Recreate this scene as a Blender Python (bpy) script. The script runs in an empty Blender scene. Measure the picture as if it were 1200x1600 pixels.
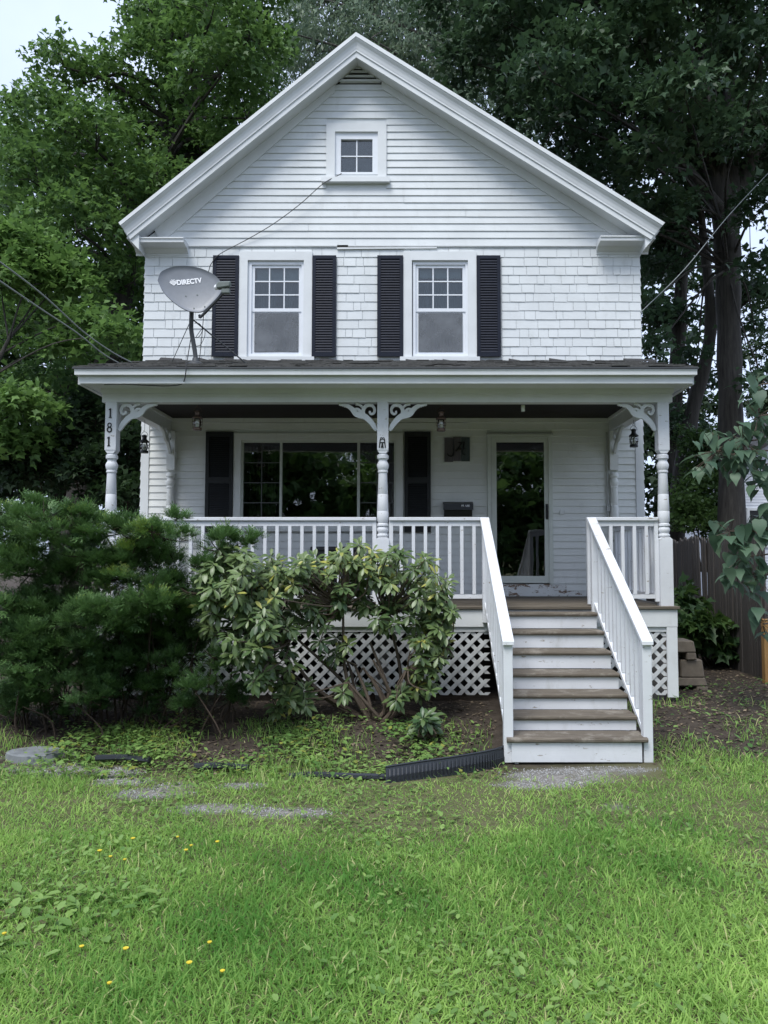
import bpy, bmesh, math, random
import numpy as np
from mathutils import Vector, Matrix, Euler, noise as mnoise
R = math.radians
rnd = random.Random(7)
NR = np.random.default_rng(11)
SC = bpy.context.scene
COL = SC.collection

# ------------------------------------------------------------------ camera, sky, sun, exposure
CAM_H, CAM_Y, PITCH = 1.85, -11.1, math.atan(70 / 1200)
cam_d = bpy.data.cameras.new('camera'); cam = bpy.data.objects.new('camera', cam_d); COL.objects.link(cam)
cam.location = (0, CAM_Y, CAM_H); cam.rotation_euler = (math.pi / 2 + PITCH, 0, 0)
cam_d.sensor_fit = 'VERTICAL'; cam_d.sensor_height = 24; cam_d.lens = 18
cam_d.shift_x = -35 / 1600; cam_d.clip_start = 0.05; cam_d.clip_end = 2000
SC.camera = cam

SUN_EL, SUN_AZ = R(60), R(-152)      # azimuth measured from +Y towards +X: the light comes from behind the camera, left
W = bpy.data.worlds.new('World'); SC.world = W; W.use_nodes = True
nt = W.node_tree; nt.nodes.clear()
wo = nt.nodes.new('ShaderNodeOutputWorld'); bg = nt.nodes.new('ShaderNodeBackground')
sky = nt.nodes.new('ShaderNodeTexSky'); sky.sky_type = 'NISHITA'; sky.sun_disc = False
sky.sun_elevation = SUN_EL; sky.sun_rotation = SUN_AZ; sky.air_density = 1.2; sky.dust_density = 3.0
tc = nt.nodes.new('ShaderNodeTexCoord'); nz = nt.nodes.new('ShaderNodeTexNoise')
nz.inputs['Scale'].default_value = 2.2; nz.inputs['Detail'].default_value = 6; nz.inputs['Roughness'].default_value = .55
cr = nt.nodes.new('ShaderNodeValToRGB')
cr.color_ramp.elements[0].position = .3; cr.color_ramp.elements[0].color = (5.2, 6.3, 8.5, 1)
cr.color_ramp.elements[1].position = .7; cr.color_ramp.elements[1].color = (7.0, 8.0, 10.4, 1)
mx = nt.nodes.new('ShaderNodeMix'); mx.data_type = 'RGBA'; mx.inputs[0].default_value = .85
nt.links.new(tc.outputs['Generated'], nz.inputs['Vector']); nt.links.new(nz.outputs['Fac'], cr.inputs[0])
nt.links.new(sky.outputs[0], mx.inputs[6]); nt.links.new(cr.outputs[0], mx.inputs[7])
nt.links.new(mx.outputs[2], bg.inputs[0]); nt.links.new(bg.outputs[0], wo.inputs[0])
bg.inputs[1].default_value = .062

sd = bpy.data.lights.new('sun', 'SUN'); sun = bpy.data.objects.new('sun', sd); COL.objects.link(sun)
sd.energy = 1.5; sd.angle = R(26); sd.color = (1, .985, .95)
sv = Vector((math.sin(SUN_AZ) * math.cos(SUN_EL), math.cos(SUN_AZ) * math.cos(SUN_EL), math.sin(SUN_EL)))
sun.rotation_euler = sv.to_track_quat('Z', 'Y').to_euler(); sun.location = sv * 60

vs = SC.view_settings; vs.view_transform = 'Standard'; vs.look = 'None'; vs.exposure = 1.28; vs.gamma = 1; vs.use_curve_mapping = False
SC.render.engine = 'CYCLES'
SC.cycles.max_bounces = 8; SC.cycles.diffuse_bounces = 4; SC.cycles.transparent_max_bounces = 16; SC.cycles.transmission_bounces = 6
SC.cycles.use_adaptive_sampling = True; SC.cycles.use_denoising = True
SC.cycles.sample_clamp_indirect = 6

# ------------------------------------------------------------------ helpers
ORG = {}
def at(px, py, Y):
    """Point on the plane y=Y seen at a place of the reference frame (1200x1600)."""
    xr = (px - 635) / 1200; yu = (800 - py) / 1200
    d = Vector((xr, math.cos(PITCH) - yu * math.sin(PITCH), math.sin(PITCH) + yu * math.cos(PITCH)))
    t = (Y - CAM_Y) / d.y
    return Vector((d.x * t, Y, CAM_H + d.z * t))

def gz(x, y):
    def ss(a, b, v):
        t = min(1, max(0, (v - a) / (b - a))); return t * t * (3 - 2 * t)
    return .2 * ss(-4.5, -2.7, y) + .02 * mnoise.noise(Vector((x * .5, y * .5, 0)))

class MB:
    def __init__(s): s.v = []; s.f = []
    def add(s, vs, fs):
        b = len(s.v); s.v += [tuple(v) for v in vs]; s.f += [tuple(i + b for i in f) for f in fs]; return s
    def hexa(s, p):     # 8 points: 0-3 bottom ring, 4-7 top ring
        return s.add(p, [(3, 2, 1, 0), (4, 5, 6, 7), (0, 1, 5, 4), (1, 2, 6, 5), (2, 3, 7, 6), (3, 0, 4, 7)])
    def box(s, x0, x1, y0, y1, z0, z1):
        return s.hexa([(x0, y0, z0), (x1, y0, z0), (x1, y1, z0), (x0, y1, z0), (x0, y0, z1), (x1, y0, z1), (x1, y1, z1), (x0, y1, z1)])
    def prism(s, poly, a, b, axis='y'):   # poly in the plane across the axis, extruded from a to b
        n = len(poly)
        def P(u, v, w): return {'y': (u, w, v), 'x': (w, u, v), 'z': (u, v, w)}[axis]
        vs_ = [P(u, v, a) for u, v in poly] + [P(u, v, b) for u, v in poly]
        fs = [tuple(range(n)), tuple(range(2 * n - 1, n - 1, -1))] + [(i, i + n, (i + 1) % n + n, (i + 1) % n) for i in range(n)]
        return s.add(vs_, fs)
    def tube(s, pts, rad, n=8, caps=True):
        pts = [Vector(p) for p in pts]
        if not hasattr(rad, '__len__'): rad = [rad] * len(pts)
        up = Vector((.13, .21, .97)); vs_ = []; fs = []
        for i, p in enumerate(pts):
            t = (pts[min(i + 1, len(pts) - 1)] - pts[max(i - 1, 0)]).normalized()
            if abs(t.dot(up)) > .98: up = Vector((1, .1, 0))
            u = t.cross(up).normalized(); w = u.cross(t)
            for k in range(n):
                a = 2 * math.pi * k / n
                vs_.append(p + (u * math.cos(a) + w * math.sin(a)) * rad[i])
        for i in range(len(pts) - 1):
            for k in range(n):
                fs.append((i * n + k, i * n + (k + 1) % n, (i + 1) * n + (k + 1) % n, (i + 1) * n + k))
        if caps:
            fs.append(tuple(range(n - 1, -1, -1))); fs.append(tuple(range((len(pts) - 1) * n, len(pts) * n)))
        return s.add(vs_, fs)
    def lathe(s, prof, cx, cy, n=20):     # prof: (radius, z) from bottom to top
        vs_ = []; fs = []
        for r, z in prof:
            for k in range(n):
                a = 2 * math.pi * (k + .5) / n
                vs_.append((cx + r * math.cos(a), cy + r * math.sin(a), z))
        for i in range(len(prof) - 1):
            for k in range(n): fs.append((i * n + k, i * n + (k + 1) % n, (i + 1) * n + (k + 1) % n, (i + 1) * n + k))
        fs.append(tuple(range(n - 1, -1, -1))); fs.append(tuple(range((len(prof) - 1) * n, len(prof) * n)))
        return s.add(vs_, fs)
    def ribbon(s, path, hw, tf, depth):   # flat band along a 2D path, tf maps (u, v, w) to world; w runs 0..depth
        P = [Vector(p) for p in path]; n = len(P)
        if not hasattr(hw, '__len__'): hw = [hw] * n
        L = []; Q = []
        for i in range(n):
            t = (P[min(i + 1, n - 1)] - P[max(i - 1, 0)]).normalized(); nn = Vector((-t.y, t.x))
            L.append(P[i] + nn * hw[i]); Q.append(P[i] - nn * hw[i])
        vs_ = []
        for i in range(n):
            vs_ += [tf(L[i].x, L[i].y, 0), tf(Q[i].x, Q[i].y, 0), tf(Q[i].x, Q[i].y, depth), tf(L[i].x, L[i].y, depth)]
        fs = []
        for i in range(n - 1):
            a = i * 4; b = a + 4
            for k in range(4): fs.append((a + k, a + (k + 1) % 4, b + (k + 1) % 4, b + k))
        fs += [(3, 2, 1, 0), tuple((n - 1) * 4 + k for k in range(4))]
        return s.add(vs_, fs)

def catmull(pts, n=6):
    pts = [Vector(p) for p in pts]; P = [pts[0] * 2 - pts[1]] + pts + [pts[-1] * 2 - pts[-2]]; out = []
    for i in range(1, len(P) - 2):
        for k in range(n):
            t = k / n; a, b, c, d = P[i - 1], P[i], P[i + 1], P[i + 2]
            out.append(.5 * ((2 * b) + (c - a) * t + (2 * a - 5 * b + 4 * c - d) * t * t + (3 * b - a - 3 * c + d) * t ** 3))
    out.append(pts[-1]); return out

def props(o, label=None, cat=None, group=None, kind=None):
    for k, v in (('label', label), ('category', cat), ('group', group), ('kind', kind)):
        if v: o[k] = v
    return o

def root(name, label, cat, loc, group=None):
    o = bpy.data.objects.new(name, None); COL.objects.link(o); o.empty_display_size = .2
    o.location = loc; ORG[o.name] = Vector(loc); return props(o, label, cat, group)

def link(name, me, parent, origin):
    o = bpy.data.objects.new(name, me); COL.objects.link(o)
    origin = Vector(origin); ORG[o.name] = origin
    if parent is not None: o.parent = parent; o.location = origin - ORG[parent.name]
    else: o.location = origin
    return o

def build(name, mb, mat, parent=None, smooth=False, bevel=0, origin=None, **kw):
    vs_ = [Vector(v) for v in mb.v]
    if origin is None:
        lo = Vector([min(v[i] for v in vs_) for i in range(3)]); hi = Vector([max(v[i] for v in vs_) for i in range(3)])
        origin = (lo + hi) / 2
        if parent is None: origin.z = lo.z
    origin = Vector(origin)
    me = bpy.data.meshes.new(name); me.from_pydata([v - origin for v in vs_], [], mb.f)
    bm = bmesh.new(); bm.from_mesh(me); bmesh.ops.recalc_face_normals(bm, faces=bm.faces)
    if bevel:
        bmesh.ops.bevel(bm, geom=[e for e in bm.edges], offset=bevel, segments=1, affect='EDGES', profile=.5)
    bm.to_mesh(me); bm.free()
    if mat: me.materials.append(mat)
    if smooth:
        me.polygons.foreach_set('use_smooth', [True] * len(me.polygons))
        try: me.set_sharp_from_angle(angle=R(40))
        except Exception: pass
    o = link(name, me, parent, origin)
    return props(o, **kw)

def copy_tree(o, parent=None):
    c = o.copy(); COL.objects.link(c)
    if parent: c.parent = parent
    for ch in list(o.children): copy_tree(ch, c)
    return c

# ------------------------------------------------------------------ materials
def newmat(name):
    m = bpy.data.materials.new(name); m.use_nodes = True; nt = m.node_tree
    return m, nt, nt.nodes['Principled BSDF'], nt.nodes['Material Output']
def N(nt, t, **kw):
    n = nt.nodes.new(t)
    for k, v in kw.items():
        if k in n.inputs: n.inputs[k].default_value = v
        else: setattr(n, k, v)
    return n
def mixc(nt, fac, a, b, blend='MIX'):
    n = nt.nodes.new('ShaderNodeMix'); n.data_type = 'RGBA'; n.blend_type = blend
    for sock, v in ((n.inputs[0], fac), (n.inputs[6], a), (n.inputs[7], b)):
        if hasattr(v, 'is_output'): nt.links.new(v, sock)
        elif isinstance(v, (int, float)): sock.default_value = v
        else: sock.default_value = (*v, 1)
    return n.outputs[2]
def noisef(nt, scale, detail=5, rough=.55, stretch=None, lo=0, hi=1, dist=0, coord='world'):
    if coord == 'world': v = N(nt, 'ShaderNodeNewGeometry').outputs['Position']
    else: v = N(nt, 'ShaderNodeTexCoord').outputs['Object']
    mp = N(nt, 'ShaderNodeMapping'); nt.links.new(v, mp.inputs[0])
    if stretch: mp.inputs['Scale'].default_value = stretch
    n = N(nt, 'ShaderNodeTexNoise', Scale=scale, Detail=detail, Roughness=rough, Distortion=dist); nt.links.new(mp.outputs[0], n.inputs[0])
    mr = N(nt, 'ShaderNodeMapRange'); mr.inputs[1].default_value = lo; mr.inputs[2].default_value = hi
    nt.links.new(n.outputs['Fac'], mr.inputs[0]); return mr.outputs[0]
def objrand(nt): return N(nt, 'ShaderNodeObjectInfo').outputs['Random']
def bump(nt, bsdf, h, strength=.3, dist=.01):
    b = N(nt, 'ShaderNodeBump', Strength=strength, Distance=dist); nt.links.new(h, b.inputs['Height']); nt.links.new(b.outputs[0], bsdf.inputs['Normal'])
def math_n(nt, op, a, b=None):
    n = N(nt, 'ShaderNodeMath', operation=op)
    for s, v in ((n.inputs[0], a), (n.inputs[1], b)):
        if v is None: continue
        if hasattr(v, 'is_output'): nt.links.new(v, s)
        else: s.default_value = v
    return n.outputs[0]

def paint(name, col, dark=.86, rough=.55, dirt=None, dirt_amt=(.62, .8), peel=None, peel_rng=(.66, .7), grain=True, vary=.06, spec=.35):
    m, nt, b, _ = newmat(name)
    c2 = tuple(x * dark for x in col)
    c = mixc(nt, noisef(nt, 2.2, 6, .6, None, .3, .72), col, c2)
    c = mixc(nt, math_n(nt, 'MULTIPLY', objrand(nt), vary * 3), c, tuple(x * .72 for x in col))
    if dirt:
        d = math_n(nt, 'MULTIPLY', noisef(nt, 5, 8, .7, (1.2, 1.2, .5), *dirt_amt), .55)
        c = mixc(nt, d, c, dirt)
    if peel:
        c = mixc(nt, noisef(nt, 16, 8, .72, (.45, 1, 1.3), *peel_rng), c, peel)
    nt.links.new(c, b.inputs['Base Color']); b.inputs['Roughness'].default_value = rough
    b.inputs['Specular IOR Level'].default_value = spec
    if grain: bump(nt, b, noisef(nt, 60, 5, .6, (.25, 1, 1)), .25, .004)
    return m

def woodmat(name, a, b_, scale=(1, 10, 10), rough=.8, sc=9, wear=None):
    m, nt, b, _ = newmat(name)
    g = noisef(nt, sc, 7, .65, scale, .28, .72, .6)
    c = mixc(nt, g, a, b_)
    c = mixc(nt, math_n(nt, 'MULTIPLY', objrand(nt), .5), c, tuple(x * .6 for x in a))
    if wear: c = mixc(nt, noisef(nt, 4, 6, .7, None, .52, .7), c, wear)
    nt.links.new(c, b.inputs['Base Color']); b.inputs['Roughness'].default_value = rough; b.inputs['Specular IOR Level'].default_value = .2
    bump(nt, b, g, .5, .006); return m

def plain(name, col, rough=.5, metal=0, var=.15, sc=12, spec=.4):
    m, nt, b, _ = newmat(name)
    c = mixc(nt, noisef(nt, sc, 5, .6, None, .3, .7), col, tuple(x * (1 - var) for x in col))
    nt.links.new(c, b.inputs['Base Color']); b.inputs['Roughness'].default_value = rough; b.inputs['Metallic'].default_value = metal
    b.inputs['Specular IOR Level'].default_value = spec
    bump(nt, b, noisef(nt, sc * 6, 4, .6), .1, .003); return m

def glassmat(name, tint=(.9, .95, .95), refl=1.0, wavy=.02):
    m, nt, b, out = newmat(name); nt.nodes.remove(b)
    tr = N(nt, 'ShaderNodeBsdfTransparent'); tr.inputs[0].default_value = (*tint, 1)
    gl = N(nt, 'ShaderNodeBsdfGlossy', Roughness=.01)
    fr = N(nt, 'ShaderNodeFresnel', IOR=1.52)
    bp = N(nt, 'ShaderNodeBump', Strength=wavy, Distance=.02); nt.links.new(noisef(nt, 3, 2, .5), bp.inputs['Height'])
    nt.links.new(bp.outputs[0], gl.inputs['Normal'])
    f = math_n(nt, 'MULTIPLY', fr.outputs[0], 1.9 * refl)
    ms = N(nt, 'ShaderNodeMixShader'); nt.links.new(f, ms.inputs[0]); nt.links.new(tr.outputs[0], ms.inputs[1]); nt.links.new(gl.outputs[0], ms.inputs[2])
    nt.links.new(ms.outputs[0], out.inputs[0]); return m

def leafmat(name, dark, light, rough=.5, trans=.35, spec=.35, third=None):
    """Leaf colours spread over the per-leaf attribute 'tint' (0..1)."""
    m, nt, b, out = newmat(name)
    a = N(nt, 'ShaderNodeAttribute', attribute_name='tint')
    c = mixc(nt, a.outputs['Fac'], dark, light)
    if third:
        mr = N(nt, 'ShaderNodeMapRange'); mr.inputs[1].default_value = .9; mr.inputs[2].default_value = 1.0
        nt.links.new(a.outputs['Fac'], mr.inputs[0]); c = mixc(nt, mr.outputs[0], c, third)
    nt.links.new(c, b.inputs['Base Color']); b.inputs['Roughness'].default_value = rough; b.inputs['Specular IOR Level'].default_value = spec
    t = N(nt, 'ShaderNodeBsdfTranslucent'); c2 = mixc(nt, .5, c, tuple(min(1, x * 1.6) for x in light)); nt.links.new(c2, t.inputs[0])
    ms = N(nt, 'ShaderNodeMixShader'); ms.inputs[0].default_value = trans
    nt.links.new(b.outputs[0], ms.inputs[1]); nt.links.new(t.outputs[0], ms.inputs[2]); nt.links.new(ms.outputs[0], out.inputs[0])
    return m

M = {}
M['white'] = paint('white_house_paint', (.66, .69, .70), dirt=(.40, .41, .39), dirt_amt=(.55, .85), peel=(.36, .35, .33), peel_rng=(.68, .70), vary=.025)
M['trim'] = paint('white_trim_paint', (.69, .715, .725), dirt=(.5, .51, .5), dirt_amt=(.62, .85), vary=.03)
M['porchwall'] = paint('white_wall_paint_under_porch', (.76, .775, .755), dirt=(.4, .4, .37), dirt_amt=(.58, .85))
M['stair'] = paint('worn_white_stair_paint', (.70, .72, .75), dirt=(.36, .36, .32), dirt_amt=(.54, .8), peel=(.30, .27, .23), peel_rng=(.625, .655), vary=.03)
M['peeling'] = paint('peeling_white_paint', (.72, .73, .72), peel=(.17, .11, .07), peel_rng=(.53, .57))
M['vinyl'] = plain('white_vinyl', (.72, .75, .79), .35, var=.05)
M['bronze_frame'] = plain('grey_aluminium_frame', (.42, .43, .42), .45)
M['dark_muntin'] = plain('dark_grey_muntin', (.09, .095, .095), .5)
M['door_frame'] = plain('cream_storm_door', (.62, .65, .60), .4, var=.08)
M['shutter'] = plain('black_shutter_plastic', (.017, .021, .034), .55, var=.3, spec=.15)
M['shutter_lo'] = plain('dark_shutter_paint', (.018, .02, .022), .5, var=.3)
M['glass'] = glassmat('window_glass', (.75, .8, .8))
M['glass_dark'] = glassmat('dark_window_glass', (.55, .58, .56), 2.3, .05)
M['curtain'] = plain('grey_white_curtain', (.30, .33, .37), .9, var=.3, sc=5)
M['blind'] = plain('white_blind', (.55, .58, .62), .8)
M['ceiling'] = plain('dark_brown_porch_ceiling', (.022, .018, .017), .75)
M['deck'] = woodmat('weathered_deck_wood', (.19, .165, .13), (.06, .048, .038), (.5, 9, 9), sc=7)
M['tread'] = woodmat('weathered_tread_wood', (.205, .178, .142), (.058, .046, .036), (.5, 9, 9), sc=7, wear=(.27, .245, .21))
M['roof'] = plain('dark_asphalt_shingles', (.045, .045, .047), .95, var=.5, sc=40)
M['roofmoss'] = plain('weathered_roof_shingles', (.10, .10, .095), .95, var=.6, sc=25)
M['lattice'] = paint('white_lattice_paint', (.60, .62, .63), dirt=(.22, .20, .17), dirt_amt=(.47, .75), grain=False)
M['dark'] = plain('dark_void_shade', (.02, .018, .015), .95)  # near-black colour standing in for shade in openings
M['found'] = plain('grey_foundation', (.16, .155, .15), .9, var=.4)
M['interior'] = plain('room_plaster', (.45, .44, .42), .9)
M['iron'] = plain('black_iron', (.012, .012, .013), .45)
M['copper'] = plain('aged_copper', (.15, .105, .08), .4, .7, var=.4, sc=30)
M['lglass'] = glassmat('lantern_glass', (.9, .92, .9), 1.5, .1)
M['bulb'] = plain('frosted_bulb', (.7, .7, .66), .4)
M['dish'] = plain('grey_dish_paint', (.20, .215, .24), .42, var=.1)
M['lnb'] = plain('grey_green_plastic', (.15, .175, .165), .5)
M['mast'] = plain('dark_grey_steel', (.07, .075, .08), .5, .3)
M['cable'] = plain('black_cable', (.02, .02, .022), .6)
M['wire'] = plain('grey_service_wire', (.22, .24, .24), .7)
M['white_print'] = plain('white_lettering', (.85, .86, .88), .5, var=.02)
M['black_print'] = plain('black_lettering', (.01, .01, .01), .5, var=.02)
M['box'] = plain('dark_grey_deck_box', (.05, .052, .055), .6)
M['mailbox'] = plain('black_mailbox_metal', (.012, .013, .014), .35)
M['board1'] = woodmat('grey_barn_board', (.17, .155, .165), (.10, .09, .095), (8, 1, 1))
M['board2'] = woodmat('grey_green_barn_board', (.11, .135, .135), (.07, .085, .085), (8, 1, 1))
M['block'] = plain('tan_concrete', (.20, .165, .125), .9, var=.3)
M['edging'] = plain('black_plastic_edging', (.026, .03, .037), .36, spec=.5)
M['stone'] = plain('blue_grey_flagstone', (.20, .215, .225), .85, var=.35, sc=9)
M['fence'] = woodmat('weathered_picket_wood', (.105, .095, .088), (.045, .04, .037), (12, 12, .8))
M['newwood'] = woodmat('fresh_yellow_lumber', (.42, .25, .10), (.30, .17, .06), (10, 10, .8))
M['bark'] = woodmat('grey_brown_bark', (.088, .08, .070), (.014, .013, .011), (5, 5, .55), sc=3.4)
M['bark_l'] = woodmat('pale_grey_bark', (.16, .15, .135), (.07, .065, .055), (6, 6, 1.2), sc=4)
M['twig'] = woodmat('brown_twig', (.075, .055, .042), (.035, .026, .02), (8, 8, 2))
M['branch'] = woodmat('grey_brown_branch', (.14, .11, .085), (.06, .045, .035), (8, 8, 2))
M['siding_n'] = paint('neighbour_siding', (.66, .69, .74), grain=False)
M['maple'] = leafmat('maple_leaves', (.03, .08, .027), (.145, .255, .065), .5, .35)
M['maple_shade'] = leafmat('shaded_maple_leaves', (.02, .048, .025), (.075, .135, .06), .5, .22)  # maple leaves darkened in colour for the shade under the canopy
M['ash'] = leafmat('grey_green_leaves', (.06, .105, .066), (.19, .26, .16), .5, .3)
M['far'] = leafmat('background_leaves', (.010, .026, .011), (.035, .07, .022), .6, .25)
M['yew'] = leafmat('yew_needles', (.026, .066, .024), (.135, .25, .075), .5, .15, third=(.2, .28, .05))
M['rhodo'] = leafmat('rhododendron_leaves', (.04, .085, .03), (.16, .22, .075), .38, .18, .5, third=(.36, .36, .08))
M['catalpa'] = leafmat('broad_green_leaves', (.035, .08, .048), (.12, .19, .115), .5, .28)
M['ivy'] = leafmat('understory_leaves', (.025, .06, .02), (.11, .19, .045), .5, .25)
M['weed'] = leafmat('weed_leaves', (.06, .15, .035), (.26, .39, .11), .5, .3, third=(.26, .28, .06))
M['grass'] = leafmat('grass_blades', (.07, .198, .034), (.40, .575, .155), .6, .42, .18, third=(.50, .50, .24))
M['litter'] = leafmat('dry_leaf_litter', (.05, .04, .03), (.30, .24, .17), .9, .05, .1)
M['gravel'] = leafmat('grey_gravel', (.16, .16, .155), (.52, .52, .52), .9, 0, .2)
M['petal'] = plain('yellow_petals', (.62, .50, .04), .6)
M['stem'] = plain('green_stem', (.06, .12, .03), .6)
M['driveway'] = plain('grey_gravel_drive', (.27, .28, .28), .95, var=.3, sc=20)

# ------------------------------------------------------------------ the ground
def make_ground():
    m, nt, b, _ = newmat('ground_soil_and_turf')
    pos = N(nt, 'ShaderNodeNewGeometry').outputs['Position']
    sep = N(nt, 'ShaderNodeSeparateXYZ'); nt.links.new(pos, sep.inputs[0])
    turf = mixc(nt, noisef(nt, 3, 8, .7, None, .3, .7), (.085, .10, .042), (.15, .14, .08))
    soil = mixc(nt, noisef(nt, 7, 8, .75, None, .3, .7), (.092, .075, .061), (.034, .028, .023))
    wob = math_n(nt, 'MULTIPLY', noisef(nt, 1.1, 4, .6, None, .2, .8), .9)
    f = N(nt, 'ShaderNodeMapRange'); f.inputs[1].default_value = -4.6; f.inputs[2].default_value = -4.1
    nt.links.new(math_n(nt, 'ADD', sep.outputs[1], math_n(nt, 'SUBTRACT', wob, .5)), f.inputs[0])
    c = mixc(nt, f.outputs[0], turf, soil)
    wn = N(nt, 'ShaderNodeAttribute', attribute_name='worn'); wc = mixc(nt, noisef(nt, 40, 6, .75, None, .35, .65), (.13, .115, .10), (.34, .33, .315))
    c = mixc(nt, math_n(nt, 'MULTIPLY', wn.outputs['Fac'], noisef(nt, 6, 6, .7, None, .25, .5)), c, wc)
    nt.links.new(c, b.inputs['Base Color']); b.inputs['Roughness'].default_value = .95; b.inputs['Specular IOR Level'].default_value = .1
    bump(nt, b, noisef(nt, 30, 8, .7), .9, .03)
    xs = sorted(set([-400, -200, -100, -60, -40, -30, -20, -14] + [round(-10 + .25 * i, 3) for i in range(81)] + [round(-5 + .1 * i, 3) for i in range(101)] + [14, 20, 30, 40, 60, 100, 200, 400]))
    ys = sorted(set([-400, -200, -100, -60, -40, -30, -20] + [round(-14 + .25 * i, 3) for i in range(81)] + [round(-5.6 + .1 * i, 3) for i in range(24)] + [8, 10, 14, 20, 30, 40, 60, 100, 200, 400]))
    mb = MB(); nx = len(xs)
    mb.add([(x, y, gz(x, y)) for y in ys for x in xs],
           [(j * nx + i, j * nx + i + 1, (j + 1) * nx + i + 1, (j + 1) * nx + i) for j in range(len(ys) - 1) for i in range(nx - 1)])
    build('ground', mb, m, None, True, origin=(0, 0, 0), kind='structure')
    d = MB(); d.add([(-20, -9, .03), (-7.4, -9, .03), (-6.6, 20, .235), (-20, 20, .235)], [(0, 1, 2, 3)])
    build('driveway', d, M['driveway'], kind='structure')
make_ground()

# ------------------------------------------------------------------ the house
WX0, WX1 = -3.845, 3.435          # front wall corners
AX, AZ, EL, ER, EZ = -.73, 9.42, -4.10, 3.68, 6.60   # ridge, eave tips (top of the rake)
SL, SR = (AZ - EZ) / (AX - EL), (AZ - EZ) / (ER - AX)
ROOF_BACK = 9.2
def rake_z(x): return AZ - (SL * (AX - x) if x < AX else SR * (x - AX))
def wall_x(z, drop):    # x limits where the line 'drop' below the rake top has height z
    return AX - (AZ - drop - z) / SL, AX + (AZ - drop - z) / SR

house = root('house', 'white two storey house with front gable, black shutters and open front porch', 'house', (-.2, 0, .2))

# openings in the front wall: (x0, x1, z0, z1)
OP_UP = [(-2.33, -1.495, 4.79, 6.19), (.095, .92, 4.79, 6.19)]
OP_BIG = (-2.40, -.15, 2.31, 3.54)
OP_DOOR = (1.225, 2.075, 1.46, 3.60)
OP_AT = (-1.06, -.42, 7.52, 8.16)

def wall_cells(mb, x0, x1, z0, z1, ops, y0, y1):
    xs = sorted({x0, x1, *[o[0] for o in ops], *[o[1] for o in ops]}); zs = sorted({z0, z1, *[o[2] for o in ops], *[o[3] for o in ops]})
    for i in range(len(xs) - 1):
        for j in range(len(zs) - 1):
            cx, cz = (xs[i] + xs[i + 1]) / 2, (zs[j] + zs[j + 1]) / 2
            if any(o[0] < cx < o[1] and o[2] < cz < o[3] for o in ops): continue
            mb.box(xs[i], xs[i + 1], y0, y1, zs[j], zs[j + 1])
mb = MB(); wall_cells(mb, WX0, WX1, .15, 6.40, OP_UP + [OP_BIG, OP_DOOR], 0, .12)
for za, zb, sk in ((6.40, 7.52, None), (7.52, 8.16, OP_AT), (8.16, 9.12, None)):
    for z0, z1 in ((za, zb),):
        l0, r0 = wall_x(z0, .2); l1, r1 = wall_x(z1, .2)
        l0 = max(l0, WX0); r0 = min(r0, WX1)
        if sk is None:
            mb.prism([(l0, z0), (r0, z0), (r1, z1), (l1, z1)], 0, .12)
        else:
            mb.prism([(l0, z0), (sk[0], z0), (sk[0], z1), (l1, z1)], 0, .12)
            mb.prism([(sk[1], z0), (r0, z0), (r1, z1), (sk[1], z1)], 0, .12)
build('front_wall', mb, M['white'], house)
mb = MB(); mb.box(WX0, WX0 + .12, .12, 9, .15, 6.35); mb.box(WX1 - .12, WX1, .12, 9, .15, 6.35); mb.box(WX0 + .12, WX1 - .12, 8.88, 9, .15, 6.35)
mb.prism([(wall_x(6.4, .2)[0], 6.36), (wall_x(6.4, .2)[1], 6.36), (AX, AZ - .25)], 8.88, 9)
# lapped shingle courses on the two side walls
for k in range(44):
    z = .5 + k * .13
    for xs, sg in ((WX0, -1), (WX1, 1)):
        mb.hexa([(xs + sg * .024, 0, z), (xs + sg * .024, 9, z), (xs + sg * .001, 9, z), (xs + sg * .001, 0, z),
                 (xs + sg * .006, 0, z + .14), (xs + sg * .006, 9, z + .14), (xs + sg * .001, 9, z + .14), (xs + sg * .001, 0, z + .14)])
build('side_walls', mb, M['white'], house)
mb = MB(); mb.box(WX0 + .13, WX1 - .13, .13, 8.87, 3.92, 4.08); mb.box(WX0 + .13, WX1 - .13, .13, 8.87, 1.1, 1.27); mb.box(WX0 + .13, WX1 - .13, .13, 8.87, 6.3, 6.42)
build('inner_floors', mb, M['interior'], house)
mb = MB(); mb.box(-3.7, 3.3, 4.2, 4.3, 1.28, 3.91); mb.box(-3.7, 3.3, 3.2, 3.3, 4.09, 6.29); mb.box(.85, .95, .14, 4.19, 1.28, 3.91); mb.box(-.8, -.7, .14, 3.19, 4.09, 6.29)
build('inner_walls', mb, M['interior'], house)
mb = MB(); mb.box(WX0 + .02, WX1 - .02, .02, 8.98, -.3, .15)
build('foundation', mb, M['found'], house)

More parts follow.
